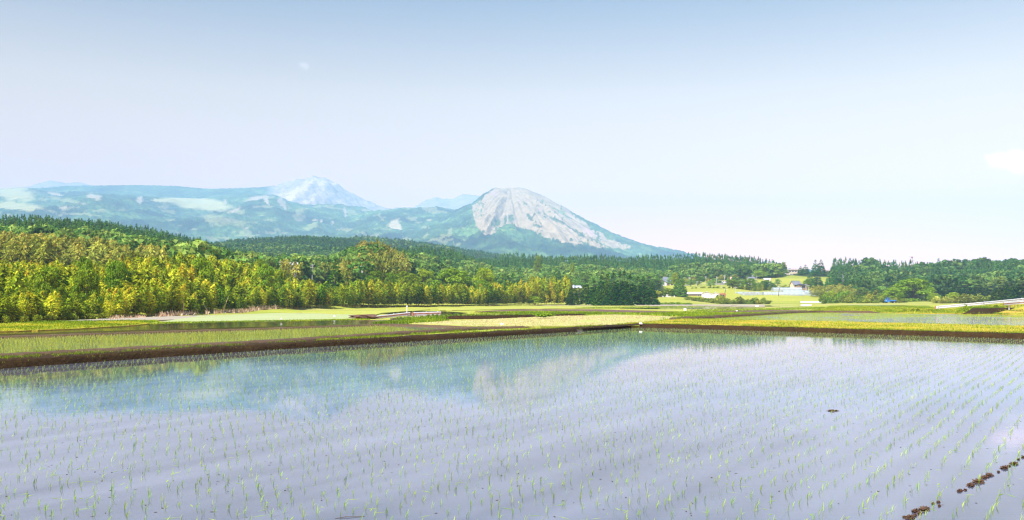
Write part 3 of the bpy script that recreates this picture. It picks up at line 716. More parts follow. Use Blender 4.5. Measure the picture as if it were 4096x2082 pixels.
def resample(pts, step):
    pts = np.array(pts, float)
    # Catmull-like smoothing by subdividing twice (Chaikin, ends kept)
    for _ in range(2):
        q = np.empty((2 * len(pts) - 2, 2)); q[0::2] = .75 * pts[:-1] + .25 * pts[1:]; q[1::2] = .25 * pts[:-1] + .75 * pts[1:]
        pts = np.vstack([pts[:1], q, pts[-1:]])
    d = np.r_[0, np.cumsum(np.hypot(*np.diff(pts, axis=0).T))]
    s = np.arange(0, d[-1], step)
    return np.stack([np.interp(s, d, pts[:, 0]), np.interp(s, d, pts[:, 1])], 1)
def bank(name, front, zb, zt, width, mat, run=0.16, step=0.2, jit=0.05, seed=1, top=None):
    """earthen levee along a polyline of its front foot; far side lies away from the camera"""
    p = resample([q[:2] for q in front], step)
    t = np.gradient(p, axis=0); t /= np.linalg.norm(t, axis=1, keepdims=True)
    n = np.stack([-t[:, 1], t[:, 0]], 1)
    if np.mean(np.sum(n * p, 1)) < 0: n = -n
    zm = zb + (zt - zb) * 0.55
    prof = [(-0.10, zb - 0.25), (0.0, zb), (run * 0.4, zm), (run * 0.75, zb + (zt - zb) * 0.88), (run + 0.06, zt), (run + width * 0.35, zt + 0.02), (run + width * 0.7, zt + 0.02), (run + width, zt - 0.01), (run * 2 + width, zb), (run * 2 + width + 0.1, zb - 0.25)]
    d = np.arange(len(p)) * step
    V = []
    for k, (o, z) in enumerate(prof):
        a = jit * (fbm(d / 0.9, d * 0 + k * 3.3, seed, 4) - 0.5) * 2 if 0 < k < len(prof) - 1 else 0 * d
        b = jit * (fbm(d / 0.7, d * 0 + k * 2.1 + 50, seed + 7, 4) - 0.5) * 1.6 if 1 < k < len(prof) - 2 else 0 * d
        q = p + n * (o + a)[:, None]
        tp = np.clip(np.minimum(np.arange(len(p)), len(p) - 1 - np.arange(len(p))) / 6.0, 0, 1)
        V.append(np.c_[q, zb - .25 + (z + b - zb + .25) * tp])
    V = np.stack(V, 1); m, k = V.shape[:2]
    idx = np.arange(m * k).reshape(m, k)
    f = np.stack([idx[:-1, :-1], idx[1:, :-1], idx[1:, 1:], idx[:-1, 1:]], -1).reshape(-1, 4)
    me = mesh_np(name, V.reshape(-1, 3), f, mat, None, None, True)
    return tag(obj(name, me), kind="structure"), p, n
AW = [(-24.5, 17), (-16.8, 29.1), (-11.5, 39), (.83, 56.7), (10.2, 71), (11.3, 72.7)]
DW = [(8.9, 72.3), (17.2, 64), (29.3, 50.7), (52, 26)]
bankA = bank("earth_bank", AW, 0.0, 0.27, 0.9, M['soil'], 0.20, 0.2, 0.06, 3)
BW = [P(x, y, 0.18)[:2] for x, y in [(-400, 1458), (0, 1440), (1100, 1378), (1512, 1348), (1880, 1323), (1975, 1316)]]
bankB = bank("earth_bank", BW, 0.15, 0.34, 0.8, M['dry_soil'], 0.16, 0.25, 0.05, 5)
CW = [P(x, y, 0.18)[:2] for x, y in [(-400, 1367), (0, 1353), (700, 1330), (1100, 1318), (1400, 1306), (1530, 1302), (1620, 1303), (1740, 1308), (1880, 1314), (1990, 1313), (2200, 1309)]]
bankC = bank("earth_bank", CW, 0.14, 0.25, 0.8, M['dry_soil'], 0.16, 0.3, 0.05, 6)
bankD = bank("earth_bank", DW, 0.0, 0.30, 0.5, M['soil'], 0.16, 0.2, 0.07, 8)
EW = [P(x, y, 0.12)[:2] for x, y in [(2690, 1286), (2760, 1281), (2850, 1275), (3000, 1266), (3130, 1257), (3230, 1252), (3360, 1252), (3560, 1254)]]
bankE = bank("earth_bank", EW, 0.10, 0.42, 0.8, M['dry_soil'], 0.3, 0.5, 0.08, 9)
FW = [P(x, y, 0.1)[:2] for x, y in [(1720, 1272), (1900, 1271), (2100, 1268), (2300, 1263), (2420, 1262)]]
bankF = bank("earth_bank", FW, 0.05, 0.30, 1.2, M['soil'], 0.25, 0.5, 0.10, 10)
HW = [P(x, y, 0.5)[:2] for x, y in [(3940, 1247), (4000, 1246), (4100, 1247), (4500, 1256)]]
bankH = bank("earth_bank", HW, 0.35, 0.98, 2.5, M['soil'], 0.5, 0.4, 0.12, 11)
# weedy strip on top of bank D, up to the rice field behind it
DB = [tuple(p + n * 0.55) for p, n in zip(bankD[1], bankD[2])]
dstrip = DB[::6] + [P(x, y, 0.12)[:2] for x, y in [(4600, 1326), (4096, 1313), (3500, 1298), (3000, 1287), (2740, 1282), (2600, 1294)]]
slab("weedy_bank_top", dstrip, M['weeds'], 0.285, 0.5)
# strip between bank A and bank B
AB = [tuple(p + n * 1.0) for p, n in zip(bankA[1], bankA[2])]
astrip = AB[::8] + [P(x, y, 0.2)[:2] for x, y in [(2560, 1302), (2300, 1307), (1990, 1316), (1880, 1322), (1512, 1347), (1100, 1377), (0, 1439), (-400, 1457)]]
slab("grassy_strip", astrip, M['ground'], 0.175, 0.4)
lstrip = [(-500, 1348), (-400, 1337), (0, 1326), (300, 1315), (500, 1304), (600, 1295), (450, 1288), (300, 1291), (160, 1294), (0, 1300), (-500, 1315)]
slab("grassy_strip", pix(densify(lstrip, 25, 1.0, 4), 0.12), M['weeds'], 0.12)

# road embankment that carries the right-hand guard rail
RAILR = [(3742, 1231, 150), (3835, 1223, 146), (3930, 1215, 141), (4015, 1207, 135), (4096, 1199, 129), (4300, 1180, 117), (4700, 1143, 100)]
RAILP = np.array([(at(x, Y), Y, zrow(y, Y)) for x, y, Y in RAILR])
def embankment():
    p = RAILP[:, :2]; zt = RAILP[:, 2] - 0.62
    t = np.gradient(p, axis=0); t /= np.linalg.norm(t, axis=1, keepdims=True)
    n = np.stack([-t[:, 1], t[:, 0]], 1)
    if np.mean(np.sum(n * p, 1)) < 0: n = -n
    p0 = p[0] - t[0] * 9; p = np.vstack([p0, p]); n = np.vstack([n[:1], n]); zt = np.r_[0.05, zt]
    s = np.linspace(0, len(p) - 1, 90); ii = np.arange(len(p))
    ip = lambda a: np.stack([np.interp(s, ii, a[:, k]) for k in range(a.shape[1])], 1)
    p, n, zt = ip(p), ip(n), np.interp(s, ii, zt)
    V = []
    for o, h in [(-7.0, -0.2), (-5.5, 0.08), (-3.5, 0.35), (-1.8, 0.72), (-0.6, 1.0), (0, 1.0), (4, 1.0), (4.6, 0.9), (7.5, 0.3), (10, -0.2)]:
        q = p + n * o
        z = np.where(h > 0, 0.02 + zt * h, -0.2) + (fbm(q[:, 0] / 1.5, q[:, 1] / 1.5, 3) - 0.5) * 0.25 * (h > 0) * (abs(o - 2) > 2.2)
        V.append(np.c_[q, z])
    V = np.stack(V, 1); m, k = V.shape[:2]
    idx = np.arange(m * k).reshape(m, k)
    f = np.stack([idx[:-1, :-1], idx[1:, :-1], idx[1:, 1:], idx[:-1, 1:]], -1).reshape(-1, 4)
    tag(obj("road_embankment", mesh_np("road_embankment", V.reshape(-1, 3), f, M['weeds'], None, None, True)), kind="structure")
    return V[:, :6].reshape(-1, 3)
EMB = embankment()

# ------------------------------------------------------------------ rice, grass
rng = np.random.default_rng(7)
def blades(bx, by, bz, L, w, lean_dir, lean, rng):
    """narrow two-segment blades; returns v, f (two quads a blade)"""
    n = len(bx)
    dx, dy = np.cos(lean_dir), np.sin(lean_dir)
    sx, sy = -dy, dx
    # width faces a random way
    a = rng.uniform(0, math.pi, n); sx, sy = np.cos(a), np.sin(a)
    m1 = 0.55
    h1 = L * m1 * np.cos(lean * 0.6); o1 = L * m1 * np.sin(lean * 0.6)
    h2 = h1 + L * (1 - m1) * np.cos(np.minimum(lean * 1.7, 2.2)); o2 = o1 + L * (1 - m1) * np.sin(np.minimum(lean * 1.7, 2.2))
    rows = []
    for o, h, ww in ((0 * L, 0 * L, w * 0.7), (o1, h1, w), (o2, h2, w * 0.25)):
        for s in (-1, 1):
            rows.append(np.stack([bx + dx * o + s * sx * ww / 2, by + dy * o + s * sy * ww / 2, bz + h], -1))
    v = np.stack(rows, 1).reshape(-1, 3)
    b = np.arange(n)[:, None] * 6
    f = np.concatenate([b + np.array([[0, 1, 3, 2]]), b + np.array([[2, 3, 5, 4]])], 1).reshape(-1, 4)
    return v, f
def seedling(rng, n=4, h=0.15, w=0.006):
    k = int(rng.integers(max(2, n - 1), n + 2))
    a = rng.uniform(-1.2, 1.2, k) + rng.uniform(-0.3, 0.5)
    return blades(rng.normal(0, .008, k), rng.normal(0, .008, k), np.full(k, -.015), h * rng.uniform(.65, 1.15, k), w * rng.uniform(.8, 1.3, k), a, np.abs(rng.normal(.30, .22, k)), rng)

def row_points(poly, dr, dp, rng, jr=0.02, jp=0.05, drop=0.06):
    poly = np.array([p[:2] for p in poly])
    u = poly @ ROWDIR; v = poly @ ROWN
    us = np.arange(u.min(), u.max(), dp); vs = np.arange(v.min(), v.max(), dr)
    U, V = np.meshgrid(us, vs)
    ph = rng.uniform(0, dp, len(vs))[(np.arange(len(vs)) // 6) * 6 % len(vs)][:, None] + rng.normal(0, .012, (len(vs), 1))
    wob = 0.05 * np.sin(U / 3.1 + V) + 0.06 * (fbm(U / 6, V / 3, 8, 2) - .5)
    U = U + ph + rng.normal(0, jp, U.shape); V = V + wob + rng.normal(0, jr, V.shape)
    x = U * ROWDIR[0] + V * ROWN[0]; y = U * ROWDIR[1] + V * ROWN[1]
    x, y = x.ravel(), y.ravel()
    keep = in_poly(x, y, poly) & (rng.random(len(x)) > drop)
    return x[keep], y[keep]
MAINs = [(-35, 3.6), (-16.5, 29.1), (-11.2, 39), (1.0, 56.5), (10.2, 70.3), (17.0, 63.7), (29.1, 50.4), (51.6, 26), (71, 3.6)]
SX, SY = row_points(MAINs, 0.30, 0.215, rng, 0.018, 0.028, 0.16)
spx = 2048 + FPX * SX / SY; spy = HOR + FPX * CAMZ / SY
vis = (spx > -250) & (spx < 4350) & (spy < 2250) & (SY > 6)
SX, SY, spx, spy = SX[vis], SY[vis], spx[vis], spy[vis]
inside = (spx > 0) & (spx < 4096) & (spy < 2075)
order = np.argsort(np.where(inside, SY, 1e9))
near = order[:300]; rest = np.setdiff1d(np.arange(len(SX)), near)
# the three hundred nearest seedlings, each an object of its own
protos = []
for i in range(14):
    v, f = seedling(rng, 4, 0.104, 0.0062)
    protos.append(mesh_np("rice_seedling", v, f, M['rice'], {"v": np.repeat(rng.random(len(f) // 2), 2)}))
LAB_NEAR = "young green rice seedling standing in the flooded paddy close to the bottom edge"
for i in near:
    o = obj("rice_seedling", protos[int(rng.integers(len(protos)))], None, (SX[i], SY[i], 0))
    o.rotation_euler = (0, 0, rng.uniform(-.5, .5) - 0.1); s = rng.uniform(.75, 1.2); o.scale = (s, s, s)
    tag(o, LAB_NEAR, "rice seedling", "rice seedlings nearest the camera in the flooded paddy")
def mass_seedlings(x, y, z0, h, w, nb, rng, spread=0.012, lean=.30):
    n = len(x); k = nb
    bx = np.repeat(x, k) + rng.normal(0, spread, n * k); by = np.repeat(y, k) + rng.normal(0, spread, n * k)
    hs = np.repeat(h * rng.uniform(.7, 1.2, n), k) * rng.uniform(.65, 1.15, n * k)
    a = np.repeat(rng.uniform(-.5, .4, n), k) + rng.uniform(-1.2, 1.2, n * k)
    v, f = blades(bx, by, np.full(n * k, z0), hs, w * rng.uniform(.8, 1.3, n * k), a, np.abs(rng.normal(lean, .2, n * k)), rng)
    return v, f, np.repeat(np.repeat(rng.random(n), k) * .6 + .4 * rng.random(n * k), 2), np.repeat(np.repeat(rng.random(n), k), 2)
def build_rice():
    V, F, A, T = [], [], [], []; base = 0
    far = SY[rest] > 26
    sets = [(SX[rest][~far], SY[rest][~far], -.015, .094, .0060, 3), (SX[rest][far], SY[rest][far], -.015, .084, .0066, 2)]
    L2b = [P(x, y, 0.16)[:2] for x, y in [(-400, 1440), (0, 1424), (1100, 1366), (1512, 1338), (1700, 1324), (1560, 1306), (1512, 1304), (1100, 1318), (0, 1353), (-400, 1367)]]
    x, y = row_points(L2b, 0.30, 0.18, rng, .02, .04, .03); sets.append((x, y, .14, .105, .008, 3))
    x, y = row_points(R2w, 0.30, 0.22, rng, .02, .04, .03)
    thin = in_poly(x, y, [P(a, b, .12)[:2] for a, b in [(3350, 1292), (3560, 1272), (3780, 1266), (4700, 1277), (4700, 1330), (3600, 1303)]])
    keep = (~thin | (rng.random(len(x)) < .25)) & (fbm(x / 5, y / 9, 44, 3) > .38) & (rng.random(len(x)) < .92)
    sets.append((x[keep], y[keep], .10, .125, .013, 2))
    for k, (x, y, z0, h, w, nb) in enumerate(sets):
        v, f, a, t = mass_seedlings(x, y, z0, h, w, nb, rng)
        V.append(v); F.append(f + base); A.append(a); T.append(t); base += len(v)
    me = mesh_np("rice_plants", np.vstack(V), np.vstack(F), [M['rice'], M['rice_dense'], M['rice_olive']], {"v": np.concatenate(A), "t": np.concatenate(T)})
    mi = np.concatenate([np.full(len(f), 0 if k < 2 else 4 - k) for k, f in enumerate(F)]).astype(np.int32)
    me.polygons.foreach_set("material_index", mi)
    tag(obj("rice_plants", me), kind="stuff")
build_rice()

def poly_points(poly, n, rng):
    poly = np.array([p[:2] for p in poly]); lo, hi = poly.min(0), poly.max(0)
    x = rng.uniform(lo[0], hi[0], n * 3); y = rng.uniform(lo[1], hi[1], n * 3)
    k = in_poly(x, y, poly); return x[k][:n], y[k][:n]
def build_grass():
    V, F, A, T = [], [], [], []; base = 0
    def put(x, y, z, h, w, lo=0.0, hi=1.0, patch=0.5):
        nonlocal base
        n = len(x)
        v, f = blades(x, y, z, h * rng.uniform(.5, 1.4, n), w * rng.uniform(.7, 1.3, n), rng.uniform(-math.pi, math.pi, n), np.abs(rng.normal(.35, .3, n)), rng)
        c = lo + (hi - lo) * np.clip(rng.normal(.5, .22, n) + patch * 2 * (fbm(x / 2.2, y / 2.2, 33, 3) - .5), 0, 1)
        V.append(v); F.append(f + base); A.append(np.repeat(c, 2)); T.append(np.repeat(rng.random(n) * 0.3 + .35, 2)); base += len(v)
    def along(b, n, o0, o1, z, h, w, lo=0., hi=1., clump=0.0):
        p, nn = b[1], b[2]
        i = rng.integers(0, len(p), n); o = rng.uniform(o0, o1, n)
        q = p[i] + nn[i] * o[:, None] + rng.normal(0, .06, (n, 2))
        if clump:
            k = fbm(q[:, 0] / 1.1, q[:, 1] / 1.1, 91, 3) > clump; q = q[k]
        put(q[:, 0], q[:, 1], np.full(len(q), z), h, w, lo, hi)
    along(bankA, 9000, .25, 1.3, .27, .10, .016, .1, .75, .42)
    along(bankA, 900, .0, .3, .18, .06, .014, .2, .7, .5)
    along(bankB, 5000, -.25, .15, .17, .13, .018, .1, .6, .40)
    along(bankB, 4000, .55, 1.2, .30, .09, .018, .1, .6, .52)
    along(bankC, 3000, .5, 1.2, .22, .07, .022, .1, .6, .52)
    along(bankD, 9000, .2, .75, .29, .11, .018, .1, .8, .38)
    along(bankE, 3500, -.1, 1.2, .35, .14, .035, .0, .6, .45)
    along(bankF, 3500, .2, 1.5, .28, .22, .04, .0, .6, .35)
    along(bankH, 4000, .3, 2.6, .96, .22, .03, .0, .5, .3)
    x, y = poly_points(dstrip, 26000, rng); put(x, y, np.full(len(x), .28), .09, .026, .15, 1.15, .9)
    x, y = poly_points(astrip, 9000, rng); k = fbm(x / 1.5, y / 1.5, 12) > .42; put(x[k], y[k], np.full(k.sum(), .17), .11, .02, .1, .7)
    x, y = poly_points(pix(lstrip, .12), 16000, rng); put(x, y, np.full(len(x), .11), .14, .035, .1, 1.0, .9)
    wf = pix(FIELDS[11][4], .15); x, y = poly_points(wf, 22000, rng); put(x, y, np.full(len(x), .14), .26, .05, .0, 1.0, 1.0)
    i = rng.integers(0, len(EMB), 16000); q = EMB[i] + np.c_[rng.normal(0, .5, (16000, 2)), np.zeros(16000)]; put(q[:, 0], q[:, 1], q[:, 2] - .03, .24, .04, .0, .9, .9)
    # verges between the middle fields
    for poly, n, h in [([(1560, 1276), (1700, 1270), (2000, 1264), (2300, 1258), (2480, 1258), (2300, 1262), (2000, 1270), (1720, 1276)], 9000, .25), ([(1880, 1256), (2100, 1249), (2300, 1250), (2560, 1257), (2740, 1257), (2760, 1262), (2450, 1259), (2260, 1254)], 9000, .28),
                       ([(2500, 1256), (2760, 1250), (3000, 1253), (3160, 1249), (3000, 1263), (2800, 1272), (2740, 1270)], 9000, .25), ([(2570, 1300), (2740, 1270), (2800, 1276), (2720, 1284), (2610, 1294)], 6000, .22),
                       ([(600, 1297), (1100, 1286), (1480, 1280), (1480, 1276), (1100, 1282), (640, 1290)], 6000, .09), ([(0, 1300), (170, 1292), (500, 1288), (640, 1288), (560, 1296), (300, 1293)], 5000, .22),
                       ([(1480, 1295), (1640, 1294), (1800, 1282), (1760, 1279), (1640, 1281)], 5000, .2), ([(2740, 1243), (3080, 1236), (3300, 1230), (3320, 1238), (3100, 1242), (2800, 1249)], 7000, .25),
                       ([(3300, 1228), (3420, 1224), (3720, 1229), (3750, 1238), (3500, 1229)], 8000, .30), ([(2300, 1232), (2700, 1226), (3000, 1228), (2700, 1230), (2400, 1236)], 4000, .25)]:
        w = pix(poly, .02); x, y = poly_points(w, n, rng); put(x, y, np.full(len(x), .0), h, .06, .0, .75, .8)
    tag(obj("grass", mesh_np("grass", np.vstack(V), np.vstack(F), M['grass'], {"v": np.concatenate(A), "t": np.concatenate(T)})), kind="stuff")
    # bleached straw at the foot of the bamboo
    V, F, A, T = [], [], [], []; base = 0
    for px0, px1, n, h in [(640, 1130, 2600, .8), (440, 640, 500, .5), (1000, 1110, 700, 1.2), (1500, 2250, 500, .4)]:
        px = rng.uniform(px0, px1, n); yb = np.interp(px, [0, 200, 430, 620, 800, 950, 1200, 1500, 2150], [84, 92, 103, 115, 132, 150, 190, 230, 310]) + rng.uniform(-5, 1, n)
        k = fbm(px / 18, yb * 0, 14, 3) > .42; px, yb = px[k], yb[k]; n = len(px)
        v, f = blades((px - 2048) / FPX * yb, yb, np.full(n, -.1), h * rng.uniform(.3, 1.2, n), np.full(n, .10), rng.uniform(-3.1, 3.1, n), np.abs(rng.normal(.6, .4, n)), rng)
        V.append(v); F.append(f + base); base += len(v); A.append(np.repeat(rng.random(n), 2)); T.append(np.full(2 * n, .4))
    x, y = poly_points(pix(FIELDS[0][4], .10), 9000, rng); n = len(x); kk = fbm(x / 2.5, y / 5, 71, 3) > .40; x, y = x[kk], y[kk]; n = len(x)
    v, f = blades(x, y, np.full(n, .095), .10 * rng.uniform(.4, 1.4, n), np.full(n, .045), rng.uniform(-3.1, 3.1, n), np.abs(rng.normal(.7, .4, n)), rng)
    V.append(v); F.append(f + base); base += len(v); A.append(np.repeat(rng.random(n), 2)); T.append(np.full(2 * n, .4))
    tag(obj("dry_grass", mesh_np("dry_grass", np.vstack(V), np.vstack(F), M['straw'], {"v": np.concatenate(A), "t": np.concatenate(T)})), kind="stuff")
build_grass()
def build_litter():
    x, y = poly_points(MAINs, 60000, rng); k = (y > 7) & (np.abs(x) < .65 * y) & (rng.random(len(x)) < .05 + 3.0 / y ** 1.1)
    x, y = x[k], y[k]; n = len(x); a = rng.uniform(0, math.pi, n); L = rng.uniform(.03, .11, n); w = rng.uniform(.004, .008, n)
    d = np.stack([np.cos(a), np.sin(a), 0 * a], -1); b = np.stack([-np.sin(a), np.cos(a), 0 * a], -1); c = np.stack([x, y, np.full(n, .003)], -1)
    dark = rng.random(n) < .35; L = np.where(dark, L * .3, L); w = np.where(dark, w * 1.8, w)
    v = np.stack([c - d * L[:, None], c + b * w[:, None], c + d * L[:, None] * .9, c - b * w[:, None]], 1).reshape(-1, 3)
    me = mesh_np("leaf_litter", v, np.arange(4 * n).reshape(-1, 4), [M['rice'], M['clod']], {"v": rng.uniform(.2, 1, n), "t": rng.random(n)})
    me.polygons.foreach_set("material_index", dark.astype(np.int32)); tag(obj("leaf_litter", me), kind="stuff")
build_litter()

# ------------------------------------------------------------------ plants
prng = np.random.default_rng(21)
def unit(a): return a / (np.linalg.norm(a, axis=-1, keepdims=True) + 1e-9)
def cards(c, out, sx, sy, rng, w=0.7, tri=False):
    """leaf sprays: rhombic faces at points c, leaning towards direction out"""
    n = len(c)
    nr = unit(out * w + rng.normal(0, .6, (n, 3)))
    t = unit(np.cross(nr, rng.normal(0, 1, (n, 3)))); b = np.cross(nr, t)
    sx = np.broadcast_to(sx, (n,))[:, None]; sy = np.broadcast_to(sy, (n,))[:, None]
    if tri:
        v = np.stack([c + t * sx, c - t * sx * .6 + b * sy, c - t * sx * .6 - b * sy], 1).reshape(-1, 3)
        return v, np.arange(n * 3).reshape(-1, 3)
    v = np.stack([c + t * sx, c + b * sy, c - t * sx, c - b * sy], 1).reshape(-1, 3)
    return v, np.arange(n * 4).reshape(-1, 4)
def merge(parts):
    V, F, b = [], [], 0
    for v, f in parts:
        V.append(v); F.append(f + b); b += len(v)
    return np.vstack(V), np.vstack(F)

def broad_proto(seed, h=9.0, w=10.0, nl=15, per=170, leaf=.30, flat=.5, tri=False, base=.28):
    r = np.random.default_rng(seed)
    lob = []
    for i in range(nl):
        zt = base + (1 - base) * ((i + .5) / nl) ** .85
        rad = w / 2 * math.sqrt(max(0.02, 1 - ((zt - base - .12) / (1.02 - base - .12)) ** 2)) if zt > base + .12 else w / 2 * .85
        a = i * 2.4 + r.uniform(-.5, .5); rr = rad * r.uniform(.45, .95)
        lr = w * r.uniform(.13, .22)
        lob.append((np.array([rr * math.cos(a), rr * math.sin(a), h * zt - lr * flat * .7]), lr))
    cs, os_, ss = [], [], []
    for c, lr in lob:
        d = unit(r.normal(0, 1, (per, 3))); d[:, 2] = np.where(d[:, 2] < -.35, -d[:, 2], d[:, 2])
        q = r.uniform(.62, 1.08, per) ** 1
        cs.append(c + d * q[:, None] * lr * np.array([1, 1, flat])); o = d * np.array([1, 1, 1.5]); os_.append(o)
        ss.append(leaf * r.uniform(.6, 1.35, per))
    c, o, s_ = np.vstack(cs), np.vstack(os_), np.concatenate(ss)
    v, f = cards(c, unit(o), s_, s_ * .62, r, .9, tri)
    lv = np.repeat(r.uniform(-.12, .12, nl), per) + r.normal(.5, .17, len(c))
    pts = np.array([[0, 0, -.3], [r.normal(0, .1), r.normal(0, .1), h * .2], [r.normal(0, .25), r.normal(0, .25), h * .45]])
    tr = [tube_np(pts, [w * .035, w * .027, w * .018], 7)]
    for cc, lr in lob:
        st = pts[1] * (1 - .5) + pts[2] * .5 if cc[2] > h * .55 else pts[1]
        mid = (st + cc) / 2 + np.array([0, 0, -.03 * h]); tr.append(tube_np(np.array([st, mid, cc]), [w * .013, w * .009, w * .004], 5))
    return dict(crown=(v, f, np.clip(lv, 0, 1)), trunk=merge(tr), h=h, w=w)
def cedar_proto(seed, h=11.0, w=4.4, n=150, per=13, tri=False, low=.03, lump=1.0, shape=.75):
    r = np.random.default_rng(seed)
    t = low + (1 - low) * (1 - np.sqrt(r.random(n))) ** .92
    t = np.sort(t)
    if not tri: t[-9:] = np.linspace(.86, .995, 9)
    else: t = np.concatenate([t[:-14] * .90, np.linspace(.74, .99, 14)])
    rad = w / 2 * (1 - t) ** shape * r.uniform(.70, 1.08, n)
    a = np.arange(n) * 2.399 + r.uniform(-.4, .4, n)
    c = np.stack([rad * np.cos(a), rad * np.sin(a), t * h], -1)
    cr = lump * w * .105 * (1.08 - (.78 if tri else .55) * t)
    if tri: cr[-14:] = w * np.linspace(.14, .06, 14); c[-14:, :2] *= .35
    d = unit(r.normal(0, 1, (n, per, 3))); d[..., 2] = np.abs(d[..., 2]) * 1.0 - .25
    out = np.stack([np.cos(a), np.sin(a), .55 + 0 * a], -1)
    p = c[:, None, :] + (d + out[:, None, :] * .3) * cr[:, None, None] * r.uniform(.6, 1.1, (n, per, 1)) * np.array([1, 1, .9])
    o = unit(d * .8 + out[:, None, :] * .7 + np.array([0, 0, .3]))
    s_ = (cr[:, None] * r.uniform(.42, .72, (n, per)) * (13 / per) ** .5).ravel()
    v, f = cards(p.reshape(-1, 3), o.reshape(-1, 3), s_, s_ * .6, r, 1.0, tri)
    # lit tops put into the leaf colour: upper sprays of each clump lighter
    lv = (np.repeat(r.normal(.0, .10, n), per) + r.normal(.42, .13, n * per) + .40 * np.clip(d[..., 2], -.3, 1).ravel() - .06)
    tr = tube_np(np.array([[0, 0, -.4], [0, 0, h * .5], [0, 0, h * .93]]), [w * .05, w * .035, w * .006], 7)
    return dict(crown=(v, f, np.clip(lv, 0, 1)), trunk=tr, h=h, w=w)
def bamboo_proto(seed, h=8.0, w=2.2, n=380, tri=False, leaf=.34):
    r = np.random.default_rng(seed)
    ld = r.uniform(-2.6, -.5); lean = r.uniform(.5, 1.7)        # tip droops
    tt = np.linspace(0, 1, 8)
    ax = lambda t: np.stack([np.cos(ld) * lean * t ** 3, np.sin(ld) * lean * t ** 3, h * (t - .07 * t ** 5)], -1)
    t = .14 + .86 * r.random(n) ** .80
    k = np.round(t * 26) / 26 + r.normal(0, .008, n)      # whorls at the nodes
    env = w / 2 * np.clip(np.minimum(1.0, (1.02 - k) * 2.6) * np.minimum(1, .35 + k * 1.3), .08, 1)
    a = np.round(k * 26) * 2.4 + r.integers(0, 4, n) * 1.57 + r.normal(0, .35, n)
    rr = env * np.sqrt(r.random(n)) * 1.05
    c = ax(k) + np.stack([rr * np.cos(a), rr * np.sin(a), rr * .30 - .28 * rr ** 2 + r.normal(0, .10, n)], -1)
    out = unit(np.stack([np.cos(a), np.sin(a), .9 + 0 * a], -1))
    s_ = leaf * r.uniform(.6, 1.3, n)
    nr = unit(out + r.normal(0, .5, (n, 3)))
    tn = unit(np.stack([np.cos(a), np.sin(a), -.35 + r.normal(0, .25, n)], -1)); tn = unit(tn - nr * np.sum(tn * nr, 1)[:, None]); b = np.cross(nr, tn)
    if tri:
        v = np.stack([c + tn * s_[:, None], c - tn * s_[:, None] * .5 + b * s_[:, None] * .5, c - tn * s_[:, None] * .5 - b * s_[:, None] * .5], 1).reshape(-1, 3); f = np.arange(3 * n).reshape(-1, 3)
    else:
        v = np.stack([c + tn * s_[:, None], c + b * s_[:, None] * .36, c - tn * s_[:, None], c - b * s_[:, None] * .36], 1).reshape(-1, 3); f = np.arange(4 * n).reshape(-1, 4)
    lv = r.normal(.40, .16, n) + .30 * (k - .5) 
    return dict(crown=(v, f, np.clip(lv, 0, 1)), trunk=tube_np(ax(tt), .055 * (1 - .8 * tt) + .006, 6), h=h, w=w)
def bush_proto(seed, h=2.4, w=3.4, n=700, leaf=.22, tri=False, spiky=0.0):
    r = np.random.default_rng(seed)
    nl = 9; per = n // nl
    cs, os_ = [], []
    for i in range(nl):
        a = i * 2.4; rr = w / 2 * r.uniform(.1, .68); lr = w * r.uniform(.17, .27); zc = h * r.uniform(.22, .72) * (1 - .35 * rr / (w / 2))
        d = unit(r.normal(0, 1, (per, 3))); q = r.uniform(.5, 1.1, per)
        p = np.array([rr * math.cos(a), rr * math.sin(a), zc]) + d * q[:, None] * np.array([lr, lr, min(lr, h * .3) * (1 + spiky)])
        p[:, 2] = np.abs(p[:, 2]) ; cs.append(p); os_.append(d + np.array([0, 0, .4]))
    c, o = np.vstack(cs), unit(np.vstack(os_)); s_ = leaf * r.uniform(.6, 1.35, len(c))
    v, f = cards(c, o, s_, s_ * .6, r, .8, tri)
    st = [tube_np(np.array([[0, 0, -.2], [math.cos(a) * w * .12, math.sin(a) * w * .12, h * .3], [math.cos(a) * w * .25, math.sin(a) * w * .25, h * .6]]), [.05, .035, .012], 5) for a in (.3, 2.2, 4.4)]
    return dict(crown=(v, f, np.clip(r.normal(.5, .18, len(c)), 0, 1)), trunk=merge(st), h=h, w=w)

_pm = {}
def proto_meshes(key, p, mat):
    k = (key, mat.name)
    if k not in _pm:
        nm = {'bamboo': ("foliage", "culm"), 'bush': ("foliage", "stem")}.get(key.split('#')[0], ("crown", "trunk"))
        v, f, a = p['crown']
        _pm[k] = (nm, mesh_np(nm[0], v, f, mat, {"v": a}), mesh_np(nm[1], *p['trunk'], M['culm'] if key.startswith('bamboo') else M['bark'], None, None, True))
    return _pm[k]
PRO = {}
for i in range(7): PRO['broad#%d' % i] = broad_proto(100 + i, 9 if i % 2 else 8, 10, 20 + i % 4, 170, .25, .36)
for i in range(3): PRO['dome#%d' % i] = broad_proto(160 + i, 8, 10, 26, 190, .26, .55, False, .07)
for i in range(6): PRO['cedar#%d' % i] = cedar_proto(200 + i, 11, 4.4, 170, 14, lump=1.15)
for i in range(3): PRO['cypress#%d' % i] = cedar_proto(230 + i, 11, 4.8, 120, 22, lump=1.35, shape=.85)
for i in range(10): PRO['bamboo#%d' % i] = bamboo_proto(300 + i, 8, 2.3, 430)
for i in range(6): PRO['bush#%d' % i] = bush_proto(400 + i)
def nproto(kind): return sum(1 for k in PRO if k.split('#')[0] == kind)

